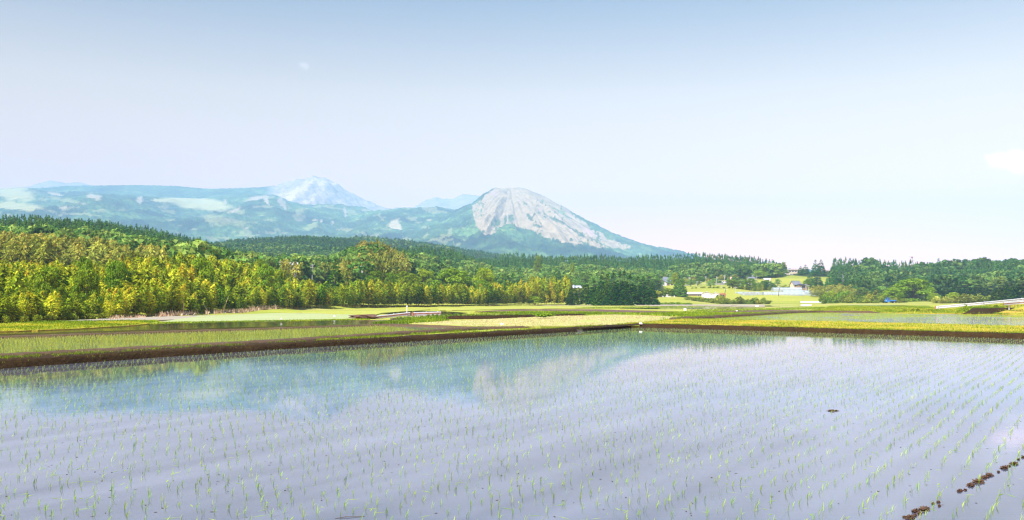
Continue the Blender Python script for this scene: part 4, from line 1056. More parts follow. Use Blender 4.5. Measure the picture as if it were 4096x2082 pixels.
NAMES = {'broad': ("broadleaf_tree", "tree"), 'cedar': ("cedar_tree", "cedar"), 'cypress': ("cedar_tree", "cedar"), 'bamboo': ("bamboo", "bamboo"), 'bush': ("shrub", "shrub"), 'dome': ("broadleaf_tree", "tree")}
def plant(kind, loc, h, w, mat, label, group=None, rz=None, rng=prng, var=None):
    n = nproto(kind); i = int(rng.integers(n)) if var is None else var % n
    p = PRO['%s#%d' % (kind, i)]
    nm, cm, tm = proto_meshes('%s#%d' % (kind, i), p, mat)
    o = thing(NAMES[kind][0], label, NAMES[kind][1], loc, rng.uniform(0, 6.28) if rz is None else rz, group, (w / p['w'], w / p['w'], h / p['h']))
    obj(nm[0], cm, o); obj(nm[1], tm, o)
    return o
def plant_pix(kind, px, ytop, Y, wpx, mat, label, group=None, ybase=None, var=None):
    X = at(px, Y); zb = Gs(X, Y) if ybase is None else zrow(ybase, Y)
    zb = min(zb, Gs(X, Y)) if ybase is not None else zb
    h = max(1.0, zrow(ytop, Y) - zb); w = wpx / FPX * Y
    return plant(kind, (X, Y, zb - .05), h, w, mat, label, group, var=var)

def scatter(protos, pi, x, y, z, rz, sx, sz, t):
    V, F, A, T = [], [], [], []; base = 0
    for i, p in enumerate(protos):
        m = np.where(pi == i)[0]
        if not len(m): continue
        v, f, a = p['crown']
        c, s = np.cos(rz[m])[:, None], np.sin(rz[m])[:, None]
        q = np.empty((len(m), len(v), 3), np.float32)
        q[..., 0] = (v[:, 0] * c - v[:, 1] * s) * sx[m][:, None] + x[m][:, None]
        q[..., 1] = (v[:, 0] * s + v[:, 1] * c) * sx[m][:, None] + y[m][:, None]
        q[..., 2] = v[:, 2] * sz[m][:, None] + z[m][:, None]
        V.append(q.reshape(-1, 3))
        F.append((f[None] + (np.arange(len(m)) * len(v))[:, None, None]).reshape(-1, f.shape[1]) + base); base += len(m) * len(v)
        A.append(np.tile(a, len(m))); T.append(np.repeat(t[m], len(f)))
    return np.vstack(V), np.vstack(F), np.concatenate(A), np.concatenate(T)
def zone(px0, px1, Y0, Y1, spacing, rng, cond=None):
    """evenly jittered points of the ground between two rays and two distances"""
    pts = []
    y = Y0
    while y < Y1:
        n = max(1, int((px1 - px0) / FPX * y / spacing))
        px = px0 + (np.arange(n) + rng.uniform(0, 1, n)) * (px1 - px0) / n
        yy = y + rng.uniform(-.5, .5, n) * spacing
        pts.append(np.stack([(px - 2048) / FPX * yy, yy, px], -1)); y += spacing * .9
    p = np.vstack(pts)
    if cond is not None: p = p[cond(p[:, 2], p[:, 1])]
    return p

# ---- bamboo groves
BASE_PX = np.array([-600, 0, 200, 430, 620, 800, 950, 1200, 1330, 1500, 1700, 1950, 2150, 2300])
BASE_Y = np.array([78, 84, 92, 103, 115, 132, 150, 190, 205, 230, 250, 286, 310, 318])
def ybase_of(px): return np.interp(px, BASE_PX, BASE_Y)
HOLES = [(192, 106, 5, 0), (240, 103, 4, 0), (345, 106, 5, 0), (342, 124, 4, 0), (468, 121, 5, 0), (808, 152, 6, 0), (1062, 182, 5, 0), (1040, 215, 5, 0)]
def grove():
    r = np.random.default_rng(51)
    P_ = []
    # front belt along the field edge, then the rising ground behind it
    p = np.vstack([zone(-420, 900, 76, 260, 1.12, r), zone(900, 2285, 140, 400, 1.35, r)])
    d = p[:, 1] - ybase_of(p[:, 2])
    depth = np.interp(p[:, 2], [-600, 0, 500, 800, 950, 1300, 1500, 2100, 2290], [95, 95, 90, 70, 62, 24, 11, 11, 14])
    dens = np.where(d < 12, 1.0, .62) * (fbm(p[:, 0] / 14, p[:, 1] / 14, 61, 3) > .25)
    k = (d > 0.3) & (d < depth) & (r.random(len(p)) < dens); p = p[k]; d = d[k]
    # leave room round the broadleaf trees
    for cx, cy, rd, _ in HOLES:
        k = (np.abs(p[:, 2] - cx) / FPX * p[:, 1] < rd * .55) & (p[:, 1] > cy - rd * .9) & (p[:, 1] < cy + 3); p = p[~k]; d = d[~k]
    h0 = np.interp(p[:, 2], [-400, 0, 480, 600, 800, 1000, 1300, 1500, 1800, 2000, 2200], [2.5, 2.6, 2.9, 3.9, 4.2, 4.2, 4.7, 5.7, 6.0, 6.5, 8.6])
    h = h0 * (1 + np.interp(d, [0, 9, 16, 40], [.0, .05, .45, .6]) * np.interp(p[:, 2], [1000, 1350], [1, 0])) * r.uniform(.60, 1.25, len(p)) * (1 + .6 * (fbm(p[:, 0] / 9, p[:, 1] / 9, 62, 2) - .5))
    return p, d, h
GP, GD, GH = grove()
GZ = G(GP[:, 0], GP[:, 1])
# largest in the picture: the front ranks that nothing hides
score = np.where((GP[:, 2] > -20) & (GP[:, 2] < 4100), GD + (GP[:, 1] - 84) * .02 + prng.uniform(0, 1.2, len(GP)), 1e6)
gi = np.argsort(score)[:300]
SECT = [(-50, 430, "short yellow-green bamboo in the front rank left of the grassy water bank", "front bamboos beside the grassy water bank", 'bamboo'),
        (430, 860, "tall golden bamboo with bare lower culm in the front rank behind the pale dry field", "front bamboos behind the pale dry field", 'bamboo'),
        (860, 1500, "dense olive-yellow bamboo in the front rank behind the pale green field", "front bamboos behind the pale green field", 'bamboo_green'),
        (1500, 2000, "slender yellow-green bamboo in the straight front rank behind the small far pond", "front bamboos behind the far pond", 'bamboo_green'),
        (2000, 2400, "bushy golden bamboo in the front rank next to the dark cedar clump", "front bamboos next to the cedar clump", 'bamboo')]
for i in gi:
    for a, b, lab, grp, mk in SECT:
        if a <= GP[i, 2] < b:
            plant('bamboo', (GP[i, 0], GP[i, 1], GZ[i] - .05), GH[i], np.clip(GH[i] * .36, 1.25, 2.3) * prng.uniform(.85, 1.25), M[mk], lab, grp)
            break
lite = [bamboo_proto(350 + i, 8, 2.4, 210, False, .42) for i in range(8)]
gr = np.setdiff1d(np.arange(len(GP)), gi)
def mass(name, protos, p, z, h, w, mat, seed, zsink=.05):
    r = np.random.default_rng(seed); n = len(p)
    pi = r.integers(0, len(protos), n)
    ph = np.array([q['h'] for q in protos])[pi]; pw = np.array([q['w'] for q in protos])[pi]
    v, f, a, t = scatter(protos, pi, p[:, 0], p[:, 1], z - zsink, r.uniform(0, 6.28, n), w / pw, h / ph, np.clip(.5 * r.random(n) + .9 * (fbm(p[:, 0] / 16, p[:, 1] / 16, seed, 2) - .2), 0, .999))
    return tag(obj(name, mesh_np(name, v, f, mat, {"v": a, "t": t})), kind="stuff")
for nm_, sel_, mk_, sd_ in (("bamboo_grove", GP[gr, 2] < 940, 'bamboo', 71), ("green_bamboo_grove", GP[gr, 2] >= 940, 'bamboo_green', 73)):
    g_ = gr[sel_]
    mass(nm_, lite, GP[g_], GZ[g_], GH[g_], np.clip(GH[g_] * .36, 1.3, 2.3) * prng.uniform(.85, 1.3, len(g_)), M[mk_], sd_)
# olive bamboo on the slopes above: hillside on the left, knoll in the middle
def olive():
    r = np.random.default_rng(52)
    P1 = zone(-300, 700, 195, 330, 2.6, r, lambda px, Y: ((px < 230) & (Y > 200) & (Y < 300)) | ((px > 230) & (px < 660) & (Y > 225) & (Y < 330) & (fbm(px / 90, Y / 40, 5, 2) > .42)))
    P2 = zone(1330, 1640, 320, 470, 2.3, r, lambda px, Y: (np.abs(px - 1495) < 140 - np.abs(Y - 400) * .5))
    P3 = zone(1130, 1420, 285, 380, 3.0, r, lambda px, Y: fbm(px / 60, Y / 30, 9, 2) > .5)
    P4 = zone(3250, 3620, 455, 520, 3.2, r, lambda px, Y: fbm(px / 40, Y / 30, 19, 2) > .45)
    P5 = zone(2280, 2420, 430, 500, 3.2, r); P6 = zone(2580, 2960, 640, 690, 4.0, r, lambda px, Y: fbm(px / 40, Y / 30, 29, 2) > .5)
    return np.vstack([P1, P2, P3, P4, P5, P6])
OP = olive(); OZ = G(OP[:, 0], OP[:, 1])
mass("bamboo_thicket", [bamboo_proto(370 + i, 8, 3.0, 170, False, .50) for i in range(6)], OP, OZ, np.where(OP[:, 2] > 2200, 4.6, np.where(OP[:, 2] > 1440, 10.5, 9.0)) * prng.uniform(.7, 1.15, len(OP)), 3.4 * prng.uniform(.8, 1.3, len(OP)), M['bamboo_olive'], 72)

# ---- forest of the hills, as one mass per kind
fc = [cedar_proto(500 + i, 13, 4.6, 74, 5, True, .06, 1.55) for i in range(6)]
fc_far = [cedar_proto(520 + i, 14, 6.0, 26, 3, True, .15, 1.9) for i in range(5)]
fb = [broad_proto(540 + i, 9, 9, 12, 30, .78, .62, True, .18) for i in range(6)]
def hills():
    r = np.random.default_rng(53)
    C1 = zone(-500, 1010, 295, 690, 4.6, r, lambda px, Y: Y > np.interp(px, [-500, 230, 420, 700, 1010], [290, 300, 320, 300, 330]))
    C3 = zone(1400, 1900, 450, 740, 4.5, r, lambda px, Y: (Y > 480) | (px > 1620))
    C4 = zone(1820, 3120, 640, 940, 5.0, r, lambda px, Y: Y > np.interp(px, [1820, 2100, 2500, 2700, 3100, 3130], [640, 660, 700, 725, 745, 800]))
    C5 = zone(3330, 4900, 560, 800, 5.2, r, lambda px, Y: (fbm(px / 120, Y / 60, 15, 3) > .40) & (Y > np.interp(px, [3330, 3500, 5000], [640, 560, 540])))
    B4 = zone(1600, 3130, 400, 760, 6.0, r, lambda px, Y: (Y > np.interp(px, [1600, 1900, 2100, 2450, 2620, 2720, 3130], [400, 420, 440, 490, 640, 690, 690])) & (Y < np.interp(px, [1600, 1900, 2500, 3130], [520, 650, 740, 760])))
    B5 = zone(3330, 4900, 450, 800, 5.6, r, lambda px, Y: (fbm(px / 120, Y / 60, 15, 3) < .52) & (Y > np.interp(px, [3330, 3450, 5000], [600, 470, 450])))
    B1 = zone(-500, 1010, 215, 420, 6.0, r, lambda px, Y: (Y > np.interp(px, [-500, 200, 700, 1010], [300, 290, 250, 215])) & (Y < np.interp(px, [-500, 700, 1010], [330, 380, 420])) & (fbm(px / 100, Y / 40, 25, 3) > .38))
    B2 = zone(950, 1500, 290, 700, 6.5, r, lambda px, Y: (fbm(px / 100, Y / 60, 26, 3) > .40) & (Y < 460))
    C2 = zone(950, 1500, 380, 720, 4.8, r, lambda px, Y: (Y > 430) | (fbm(px / 100, Y / 60, 26, 3) < .4))
    near = np.vstack([C1, C3, C4, C5, C2]); z = G(near[:, 0], near[:, 1])
    hh = 9.8 * r.uniform(.62, 1.15, len(near)) * (.8 + .5 * fbm(near[:, 0] / 40, near[:, 1] / 40, 7, 2)) * np.where(near[:, 1] < 350, .85, 1)
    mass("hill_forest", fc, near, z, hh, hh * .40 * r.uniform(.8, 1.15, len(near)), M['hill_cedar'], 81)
    b = np.vstack([B4, B5, B1, B2]); z = G(b[:, 0], b[:, 1])
    hh = 9.5 * r.uniform(.65, 1.25, len(b))
    ww = hh * r.uniform(.85, 1.25, len(b)); rt = b[:, 2] > 3200
    mass("hill_woodland", fb, b[~rt], z[~rt], hh[~rt], ww[~rt], M['hill_broad'], 82)
    mass("right_hill_woodland", fb, b[rt], z[rt], hh[rt], ww[rt], M['right_wood'], 84)
    F2 = np.vstack([zone(800, 1560, 800, 1400, 6.0, r), zone(1250, 2150, 1400, 1800, 7.5, r)]); z = G(F2[:, 0], F2[:, 1])
    lf = fbm(F2[:, 0] / 90, F2[:, 1] / 60, 37, 3) > .52
    mass("far_forest", fc_far, F2[~lf], z[~lf], 12 * r.uniform(.75, 1.15, (~lf).sum()), 7.5 * r.uniform(.8, 1.3, (~lf).sum()), M['hill_cedar'], 83)
    mass("far_woodland", fb, F2[lf], z[lf], 10 * r.uniform(.75, 1.15, lf.sum()), 9.5 * r.uniform(.8, 1.3, lf.sum()), M['hill_broad'], 85)
hills()

# ---- single trees that stand out
for px, yt, Y, wp, mk, lab in [
    (192, 1066, 106, 128, 'broad', "large dark green broadleaf tree in the bamboo, second tier behind the left grassy bank"),
    (240, 1148, 102, 90, 'broad', "low dark green round tree just below the large dark tree at the far left"),
    (345, 1078, 106, 125, 'broad', "dark green tree with visible forked trunk between two clumps of yellow bamboo"),
    (342, 1028, 124, 85, 'broad', "green tree peeking above the fork-trunked dark tree on the left"),
    (468, 1044, 121, 112, 'broad', "dark rounded broadleaf tree above the bamboo, left of the bright green one"),
    (808, 1031, 152, 128, 'bright', "bright light green layered tree rising out of the golden bamboo"),
    (1062, 1058, 182, 96, 'broad', "dark green layered tree above the bamboo behind the pale green field"),
    (1040, 1036, 215, 84, 'broad', "mid green rounded tree behind the dark layered tree above the bamboo"),
    (1190, 1022, 330, 92, 'bright', "pale green umbrella-shaped tree near the utility poles left of the bamboo knoll"),
    (1402, 1060, 300, 66, 'broad', "small dark round tree at the foot of the bamboo knoll"),
    (1505, 1083, 262, 84, 'broad', "green layered tree below the bamboo knoll, left of the wide dome-crowned trees"),
    (1560, 1090, 270, 60, 'broad', "narrow dark tree between the layered tree and the wide domed trees"),
    (1628, 1088, 278, 130, 'broad', "wide dome-crowned green tree right behind the front bamboo, left of its twin"),
    (1700, 1078, 300, 90, 'broad', "olive-green tree between the two wide dome-crowned trees"),
    (1815, 1076, 296, 190, 'broad', "widest dark green domed tree behind the front bamboo, nearly twice its neighbours"),
    (1940, 1073, 312, 104, 'bright', "yellow-green round tree right of the widest domed tree"),
    (1925, 1120, 300, 84, 'bright', "low bright green tree in front of the yellow-green round tree"),
    (1966, 1066, 330, 56, 'cedar', "tall dark tree behind the yellow-green round tree"),
    (2140, 1185, 306, 66, 'bright', "low bright green tree inside the golden bamboo left of the cedar clump"),
    (2150, 1022, 620, 38, 'bright', "lime-green round tree on the crest of the middle hill"),
    (2290, 1048, 560, 26, 'bright', "small lime-green tree with pointed top on the middle hillside"),
    (2700, 1092, 520, 34, 'bright', "lime-yellow tree behind the lone double cedar"),
    (2930, 1118, 505, 62, 'broad', "round green tree left of the slate-roofed house, first of a pair"),
    (2998, 1114, 500, 66, 'broad', "round green tree left of the slate-roofed house, second of a pair"),
    (3065, 1120, 560, 34, 'bright', "small yellow-green conical tree above the upper greenhouse"),
    (3110, 1078, 690, 56, 'bright', "olive-yellow round tree on the slope left of the beige school"),
    (3040, 1084, 680, 70, 'broad', "broad dark tree with deep shade below, left of the olive-yellow one"),
    (3230, 1118, 560, 40, 'broad', "green tree right behind the slate-roofed house"),
    (3650, 1115, 415, 190, 'yellow_green', "big spreading broadleaf tree with layered dark crown beside the blue truck"),
    (3570, 1150, 405, 80, 'yellow_green', "lower left limb-like tree joined to the big spreading tree"),
    (3735, 1172, 400, 56, 'bright', "low bright green tree right of the big spreading tree"),
    (3815, 1170, 385, 62, 'bright', "pale yellow-green tree with white flower tips in front of the dark cedars"),
]:
    kind = 'cedar' if mk == 'cedar' else 'dome' if wp >= 104 or px > 3500 else 'broad'
    plant_pix(kind, px, yt, Y, wp, M[mk], lab)
# conifers
CL = [(2279, 1158, 312, 30), (2300, 1145, 318, 34), (2344, 1118, 322, 48), (2374, 1119, 318, 52), (2406, 1110, 324, 54), (2430, 1111, 318, 58), (2455, 1095, 330, 58), (2480, 1096, 322, 60), (2497, 1098, 330, 56), (2520, 1101, 320, 64),
      (2552, 1115, 330, 54), (2572, 1120, 324, 52), (2594, 1121, 332, 50), (2610, 1141, 326, 50), (2392, 1150, 310, 50), (2446, 1150, 312, 56), (2500, 1150, 312, 58)]
for n_, (px, yt, Y, wp) in enumerate(CL):
    lab = ("slim young cedar at the ragged left end of the cedar clump" if n_ < 2 else "dark green cedar with bare lower trunk at the left edge of the cedar clump" if n_ == 2 else "lumpy dark green cedar packed in the dense clump at the field edge")
    plant_pix('cypress' if n_ > 2 else 'cedar', px, yt - (1 + 6 * (n_ % 3) if n_ > 2 and n_ < 14 else 0), Y, wp * 1.02, M['clump_cedar'], lab, "cedars of the dense clump" if n_ > 2 else ("young cedars at the end of the clump" if n_ < 2 else None))
for px, yt, Y, wp, lab in [
    (2715, 1099, 436, 50, "lone tall pointed cedar standing by the small graveyard"),
    (2729, 1122, 432, 44, "shorter cedar leaning against the lone tall cedar by the graveyard"),
    (1342, 1036, 262, 74, "tall dark conifer above the bamboo, left of the bamboo knoll"),
    (1618, 1000, 400, 52, "tall pointed dark cedar on the slope right of the bamboo knoll"),
    (1660, 1010, 405, 56, "dark cedar just right of the tall pointed one by the bamboo knoll"),
    (1585, 1074, 290, 40, "small dark cedar in front of the bamboo knoll"),
    (1852, 1022, 560, 24, "slender pale cedar standing alone on the middle hillside"),
    (2010, 1098, 322, 54, "dark cedar behind the bamboo, left of its taller neighbour by the golden bamboo"),
    (2052, 1094, 326, 62, "dark cedar behind the bamboo, right next to the golden bamboo"),
    (150, 1008, 215, 70, "dark cone-shaped cedar at the top of the bamboo slope on the far left"),
    (3222, 1060, 740, 34, "dark cedar right of the beige school, lower of two towering groups"),
    (3203, 1066, 735, 28, "dark cedar touching the right end of the beige school"),
    (3262, 1040, 720, 36, "tallest dark cedar between the two school buildings, left stem"),
    (3284, 1040, 724, 36, "tallest dark cedar between the two school buildings, right stem"),
    (3240, 1096, 590, 48, "stout dark cedar behind the slate-roofed house, left of a pair"),
    (3268, 1094, 600, 46, "stout dark cedar behind the slate-roofed house, right of a pair"),
    (3318, 1088, 560, 44, "grey-green cedar in the row stepping down the right slope, upper"),
    (3345, 1100, 540, 46, "grey-green cedar in the row stepping down the right slope, middle"),
    (3375, 1112, 520, 46, "grey-green cedar in the row stepping down the right slope, lower"),
    (3400, 1108, 530, 48, "grey-green cedar at the foot of the row on the right slope"),
    (3400, 1033, 700, 40, "tall dark cedar on the right hill crest, left of the communications mast"),
    (3422, 1036, 700, 34, "second tall dark cedar on the right hill crest, left of the communications mast"),
    (3366, 1046, 715, 22, "bare-stemmed thin cedar beside the second school building"),
    (3754, 1035, 735, 34, "group-topped dark cedar standing up from the right hill saddle"),
    (3784, 1044, 735, 20, "small pointed cedar beside the dark cedar on the right hill saddle"),
    (3786, 1140, 420, 56, "dark cedar in the low clump behind the guard rail, first from the big tree"),
    (3826, 1132, 425, 62, "dark cedar in the low clump behind the guard rail, second from the big tree"),
    (3868, 1128, 428, 60, "dark cedar in the low clump behind the guard rail, third from the big tree"),
    (3912, 1126, 430, 56, "dark cedar in the low clump behind the guard rail, fourth from the big tree"),
    (3942, 1142, 425, 44, "dark cedar in the low clump behind the guard rail, last and smallest"),
    (3995, 1124, 345, 62, "dark broad conifer at the right edge behind the guard rail, left one"),
    (4040, 1112, 345, 66, "dark broad conifer at the right edge behind the guard rail, middle one"),
    (4088, 1106, 345, 70, "dark broad conifer at the right edge behind the guard rail, right one"),
    (1150, 1146, 224, 52, "dark young cedar behind the front bamboo of the pale green field, right one"),
    (1100, 1128, 222, 60, "dark young cedar behind the front bamboo of the pale green field, middle one"),
    (1035, 1132, 210, 60, "dark young cedar behind the front bamboo of the pale green field, left one"),
    (1235, 1128, 236, 56, "dark cedar behind the bamboo below the utility poles"),
    (1478, 1105, 256, 60, "dark cedar behind the bamboo below the bamboo knoll"),
]:
    plant_pix('cypress' if wp > 52 else 'cedar', px, yt, Y, wp, M['dark_cedar'] if px > 3780 and Y < 480 else M['cedar'] if Y < 480 else M['hill_cedar'], lab)
# woods at the middle distance: the nearest trees of the hill foot, each by itself
def foot_trees():
    r = np.random.default_rng(91)
    spec = [("rounded green tree at the foot of the middle hill behind the cedar clump", "trees at the foot of the middle hill", 1960, 2640, 420, 560, 46, 'hill_broad', 8.5, 'broad'),
            ("conical green cedar at the foot of the middle hill behind the bamboo", "cedars at the foot of the middle hill", 1700, 2300, 400, 520, 26, 'hill_cedar', 12, 'cedar'),
            ("rounded green tree at the foot of the right hill behind the big spreading tree", "trees at the foot of the right hill", 3430, 4200, 455, 520, 30, 'hill_broad', 8, 'broad'),
            ("rounded garden tree among the village houses", "garden trees of the village", 2640, 3200, 520, 640, 24, 'hill_broad', 5.0, 'broad')]
    for lab, grp, a, b, y0, y1, n, mk, h, kind in spec:
        for i in range(n):
            px = a + (i + r.uniform(0, 1)) * (b - a) / n; Y = r.uniform(y0, y1)
            if 3130 < px < 3220 and Y > 515: continue
            X = at(px, Y); hh = h * r.uniform(.7, 1.25)
            plant(kind, (X, Y, Gs(X, Y) - .1), hh, hh * r.uniform(.9, 1.25) * (.40 if kind == 'cedar' else 1), M[mk], lab, grp, rng=r)
foot_trees()
# shrubs
SH = [(2640, 1150, 436, 60, 'broad', "dark green shrubs behind the gravestones"), (2672, 1148, 440, 66, 'broad', "dark green shrubs behind the gravestones"), (2694, 1152, 436, 44, 'broad', "dark green shrubs behind the gravestones"),
      (2620, 1160, 432, 46, 'shrub', "dark green shrubs behind the gravestones")]
for px, yt, Y, wp, mk, g_ in SH:
    plant_pix('bush', px, yt, Y, wp, M[mk], "rounded green shrub in the row behind the pale gravestones", g_)
def shrub_rows():
    r = np.random.default_rng(92)
    for lab, grp, a, b, Y, yt0, yt1, n, wp, mk in [
        ("bushy olive shrub in the hedge-like belt in front of the white sheds", "shrubs in front of the white sheds", 2740, 3070, 398, 1184, 1202, 26, 34, 'shrub'),
        ("taller bushy shrub standing in the belt in front of the white sheds", "taller shrubs in front of the white sheds", 2765, 2960, 404, 1172, 1188, 7, 46, 'shrub'),
        ("yellow-green shrub along the field edge right of the cedar clump", "shrubs right of the cedar clump", 2520, 2760, 345, 1205, 1212, 16, 26, 'bright'),
        ("yellow-green shrub in the thicket behind the person", "shrubs in the thicket behind the person", 3360, 3600, 408, 1160, 1186, 18, 46, 'shrub'),
        ("olive shrub in the low belt beside the blue truck", "shrubs beside the blue truck", 3430, 3620, 395, 1186, 1198, 12, 30, 'shrub'),
        ("pale olive shrub behind the white guard rail", "shrubs behind the white guard rail", 3740, 4110, 360, 1166, 1190, 16, 44, 'bamboo_olive'),
        ("dark glossy shrub with white blossom beside the white row cover", "blossoming shrubs beside the white row cover", 3285, 3350, 405, 1176, 1184, 5, 40, 'broad'),
        ("bright green shrub rising behind the blossoming shrubs", "bright shrubs behind the blossoming ones", 3290, 3400, 420, 1152, 1170, 6, 44, 'bright'),
        ("dark green low shrub growing under the guard rail", "shrubs under the guard rail", 3830, 4100, 131, 1212, 1220, 11, 34, 'broad'),
        ("small green shrub in the weeds in front of the guard rail end", "shrubs in the weeds by the guard rail end", 3600, 3740, 142, 1243, 1248, 5, 20, 'shrub'),
        ("small round garden shrub between the village houses and the greenhouses", "garden shrubs above the greenhouses", 2935, 3190, 535, 1132, 1148, 24, 22, 'shrub'),
        ("dark hedge shrub on the terrace edge below the raised road", "shrubs on the terraces below the road", 2760, 2920, 500, 1150, 1160, 9, 16, 'shrub'),
        ("low leafy shrub along the foot of the bamboo", "low shrubs along the foot of the bamboo", 0, 420, 84, 1262, 1275, 12, 40, 'shrub')]:
        for i in range(n):
            px = a + (i + r.uniform(.1, .9)) * (b - a) / n; y_ = Y * r.uniform(.985, 1.02) if a > 500 else ybase_of(px) - r.uniform(-1.5, .8)
            plant_pix('bush', px, r.uniform(yt0, yt1), y_, wp * r.uniform(.75, 1.3), M[mk], lab, grp, ybase=(1241 if grp == "shrubs under the guard rail" else None))
shrub_rows()
for px, py, w_ in [(2175, 1267, .9)]:
    X, Y, _ = P(px, py, .3)
    plant('bush', (X, Y, .25), .55, 2.6, M['broad'], "low dark green clump of weeds on the dark ridge at the stubble field's far edge")
# dead and fallen bamboo at the edge of the grove
for a, b in [((734, 1207), (789, 1256)), ((774, 1221), (795, 1256)), ((802, 1193), (834, 1238)), ((912, 1191), (889, 1243)), ((733, 1201), (733, 1262))]:
    Y = float(ybase_of(b[0])) - 1.0
    p0 = np.array([at(a[0], Y), Y, zrow(a[1], Y)]); p1 = np.array([at(b[0], Y), Y + .2, -.15])
    m_ = (p0 + p1) / 2 + np.array([0, 0, .12])
    o = MB().tube(np.array([p1, m_, p0]), [.065, .06, .03], 7).build("bamboo_pole", M['dead_culm'])
    if a[0] == 733: tag(o, "upright bleached bamboo pole at the edge of the bamboo grove", "bamboo pole")
    else: tag(o, "bleached bamboo pole leaning aslant at the edge of the bamboo grove", "bamboo pole", "dead bamboo poles leaning at the edge of the grove")

# ------------------------------------------------------------------ buildings and other made things
def gable(name, label, cat, px, Y, yb, w, d, hw, hr, rz, wall, roof, over=.4, wins=(), doors=(), hip=False, group=None, win_mat='glass'):
    """house whose gable or eave side faces -y in its own frame; w along x (ridge direction), d along y"""
    X = at(px, Y); z = zrow(yb, Y); zg = min(Gs(X, Y), z)
    t = thing(name, label, cat, (X, Y, z), R(rz), group)
    m = MB().box(-w / 2, w / 2, -d / 2, d / 2, zg - z - .6, hw)
    if not hip:
        m.add([(-w / 2, -d / 2, hw), (-w / 2, d / 2, hw), (-w / 2, 0, hw + hr), (w / 2, -d / 2, hw), (w / 2, d / 2, hw), (w / 2, 0, hw + hr)], [(0, 2, 1), (3, 4, 5)])
    m.build("wall", M[wall], t)
    e = over; k = hr / (d / 2); th = .14
    rf = MB()
    if hip:
        rl = max(.1, w / 2 - d / 2 * .8)
        v = [(-w / 2 - e, -d / 2 - e, hw - e * k), (w / 2 + e, -d / 2 - e, hw - e * k), (w / 2 + e, d / 2 + e, hw - e * k), (-w / 2 - e, d / 2 + e, hw - e * k), (-rl, 0, hw + hr + .1), (rl, 0, hw + hr + .1)]
        rf.add(v, [(0, 1, 5, 4), (1, 2, 5), (2, 3, 4, 5), (3, 0, 4), (3, 2, 1, 0)])
    else:
        for s in (-1, 1):
            ye = s * (d / 2 + e); ze = hw - e * k
            v = [(-w / 2 - e, ye, ze + .03), (w / 2 + e, ye, ze + .03), (w / 2 + e, 0, hw + hr + .03), (-w / 2 - e, 0, hw + hr + .03), (-w / 2 - e, ye, ze + .03 + th), (w / 2 + e, ye, ze + .03 + th), (w / 2 + e, 0, hw + hr + .03 + th), (-w / 2 - e, 0, hw + hr + .03 + th)]
            rf.add(v, [(3, 2, 1, 0), (4, 5, 6, 7), (0, 1, 5, 4), (2, 3, 7, 6), (1, 2, 6, 5), (3, 0, 4, 7)])
    r_ = rf.build("roof", M[roof], t)
    MB().box(-w / 2 - e * .9 if not hip else -max(.1, w / 2 - d / 2 * .8), w / 2 + e * .9 if not hip else max(.1, w / 2 - d / 2 * .8), -.14, .14, hw + hr + .12, hw + hr + .34).build("ridge_cap", M[roof], r_)
    def opening(nm, face, u, zc, ww, hh, mat):
        f = MB()
        if face in ('f', 'b'):
            s = -1 if face == 'f' else 1; y = s * d / 2
            f.box(u - ww / 2 - .08, u + ww / 2 + .08, min(y, y + s * .06), max(y, y + s * .06), zc - hh / 2 - .08, zc + hh / 2 + .08)
            g = MB().box(u - ww / 2, u + ww / 2, min(y + s * .062, y + s * .08), max(y + s * .062, y + s * .08), zc - hh / 2, zc + hh / 2)
        else:
            s = -1 if face == 'l' else 1; x = s * w / 2
            f.box(min(x, x + s * .06), max(x, x + s * .06), u - ww / 2 - .08, u + ww / 2 + .08, zc - hh / 2 - .08, zc + hh / 2 + .08)
            g = MB().box(min(x + s * .062, x + s * .08), max(x + s * .062, x + s * .08), u - ww / 2, u + ww / 2, zc - hh / 2, zc + hh / 2)
        fo = f.build(nm, M['white'], t); g.build("pane" if nm == "window" else "leaf", M[mat], fo)
    for wn_ in wins: opening("window", *wn_, win_mat)
    for dn in doors: opening("door", *dn[:5], dn[5] if len(dn) > 5 else 'wall_wood')
    return t
gable("house", "white single-storey house with grey tiled roofs left of the lone tall cedar", "house", 2668, 585, 1147, 8.5, 5.5, 2.6, 1.6, 8, 'wall_white', 'roof_grey', .5, [('f', -2.4, 1.4, 1.6, 1.2), ('f', 2.6, 1.4, 1.2, 1.0)], [('f', .4, 1.05, 1.3, 2.1)])
gable("house", "white gable wing of the grey-roofed house, gable end towards the fields", "house", 2648, 580, 1146, 6.5, 6.0, 2.5, 1.7, 80, 'wall_white', 'roof_grey', .5, [('l', .8, 1.3, 1.5, 1.2), ('f', 0, 1.3, 1.4, 1.1)])
gable("house", "two-storey house with grey roof rising behind the white gable wing", "house", 2662, 600, 1147, 7.0, 6.0, 4.8, 1.5, 5, 'wall_white', 'roof_grey', .5, [('f', -1.8, 4.0, 1.3, .9), ('f', 1.6, 4.0, 1.3, .9)], hip=True)
gable("house", "house with blue hipped roof beside the white grey-roofed house", "house", 2610, 590, 1146, 7.0, 6.0, 3.2, 1.8, 12, 'wall_wood', 'roof_blue', .6, [('f', 1.5, 1.5, 1.4, 1.1)], hip=True)
gable("shed", "low blue-grey shed with sloping roof below the blue hipped house", "shed", 2622, 570, 1150, 5.5, 4.0, 1.9, 1.0, -12, 'roof_pale', 'roof_grey', .3, [], [('f', .5, .9, 1.6, 1.7)])
gable("house", "brown-walled farmhouse with pale grey roof showing left of the cedar clump", "house", 2268, 470, 1160, 6.0, 5.0, 2.6, 1.2, 6, 'wall_wood', 'roof_pale', .7, [('f', -1.2, 1.6, 1.3, 1.0), ('f', 1.3, 1.6, 1.3, 1.0)], hip=True)
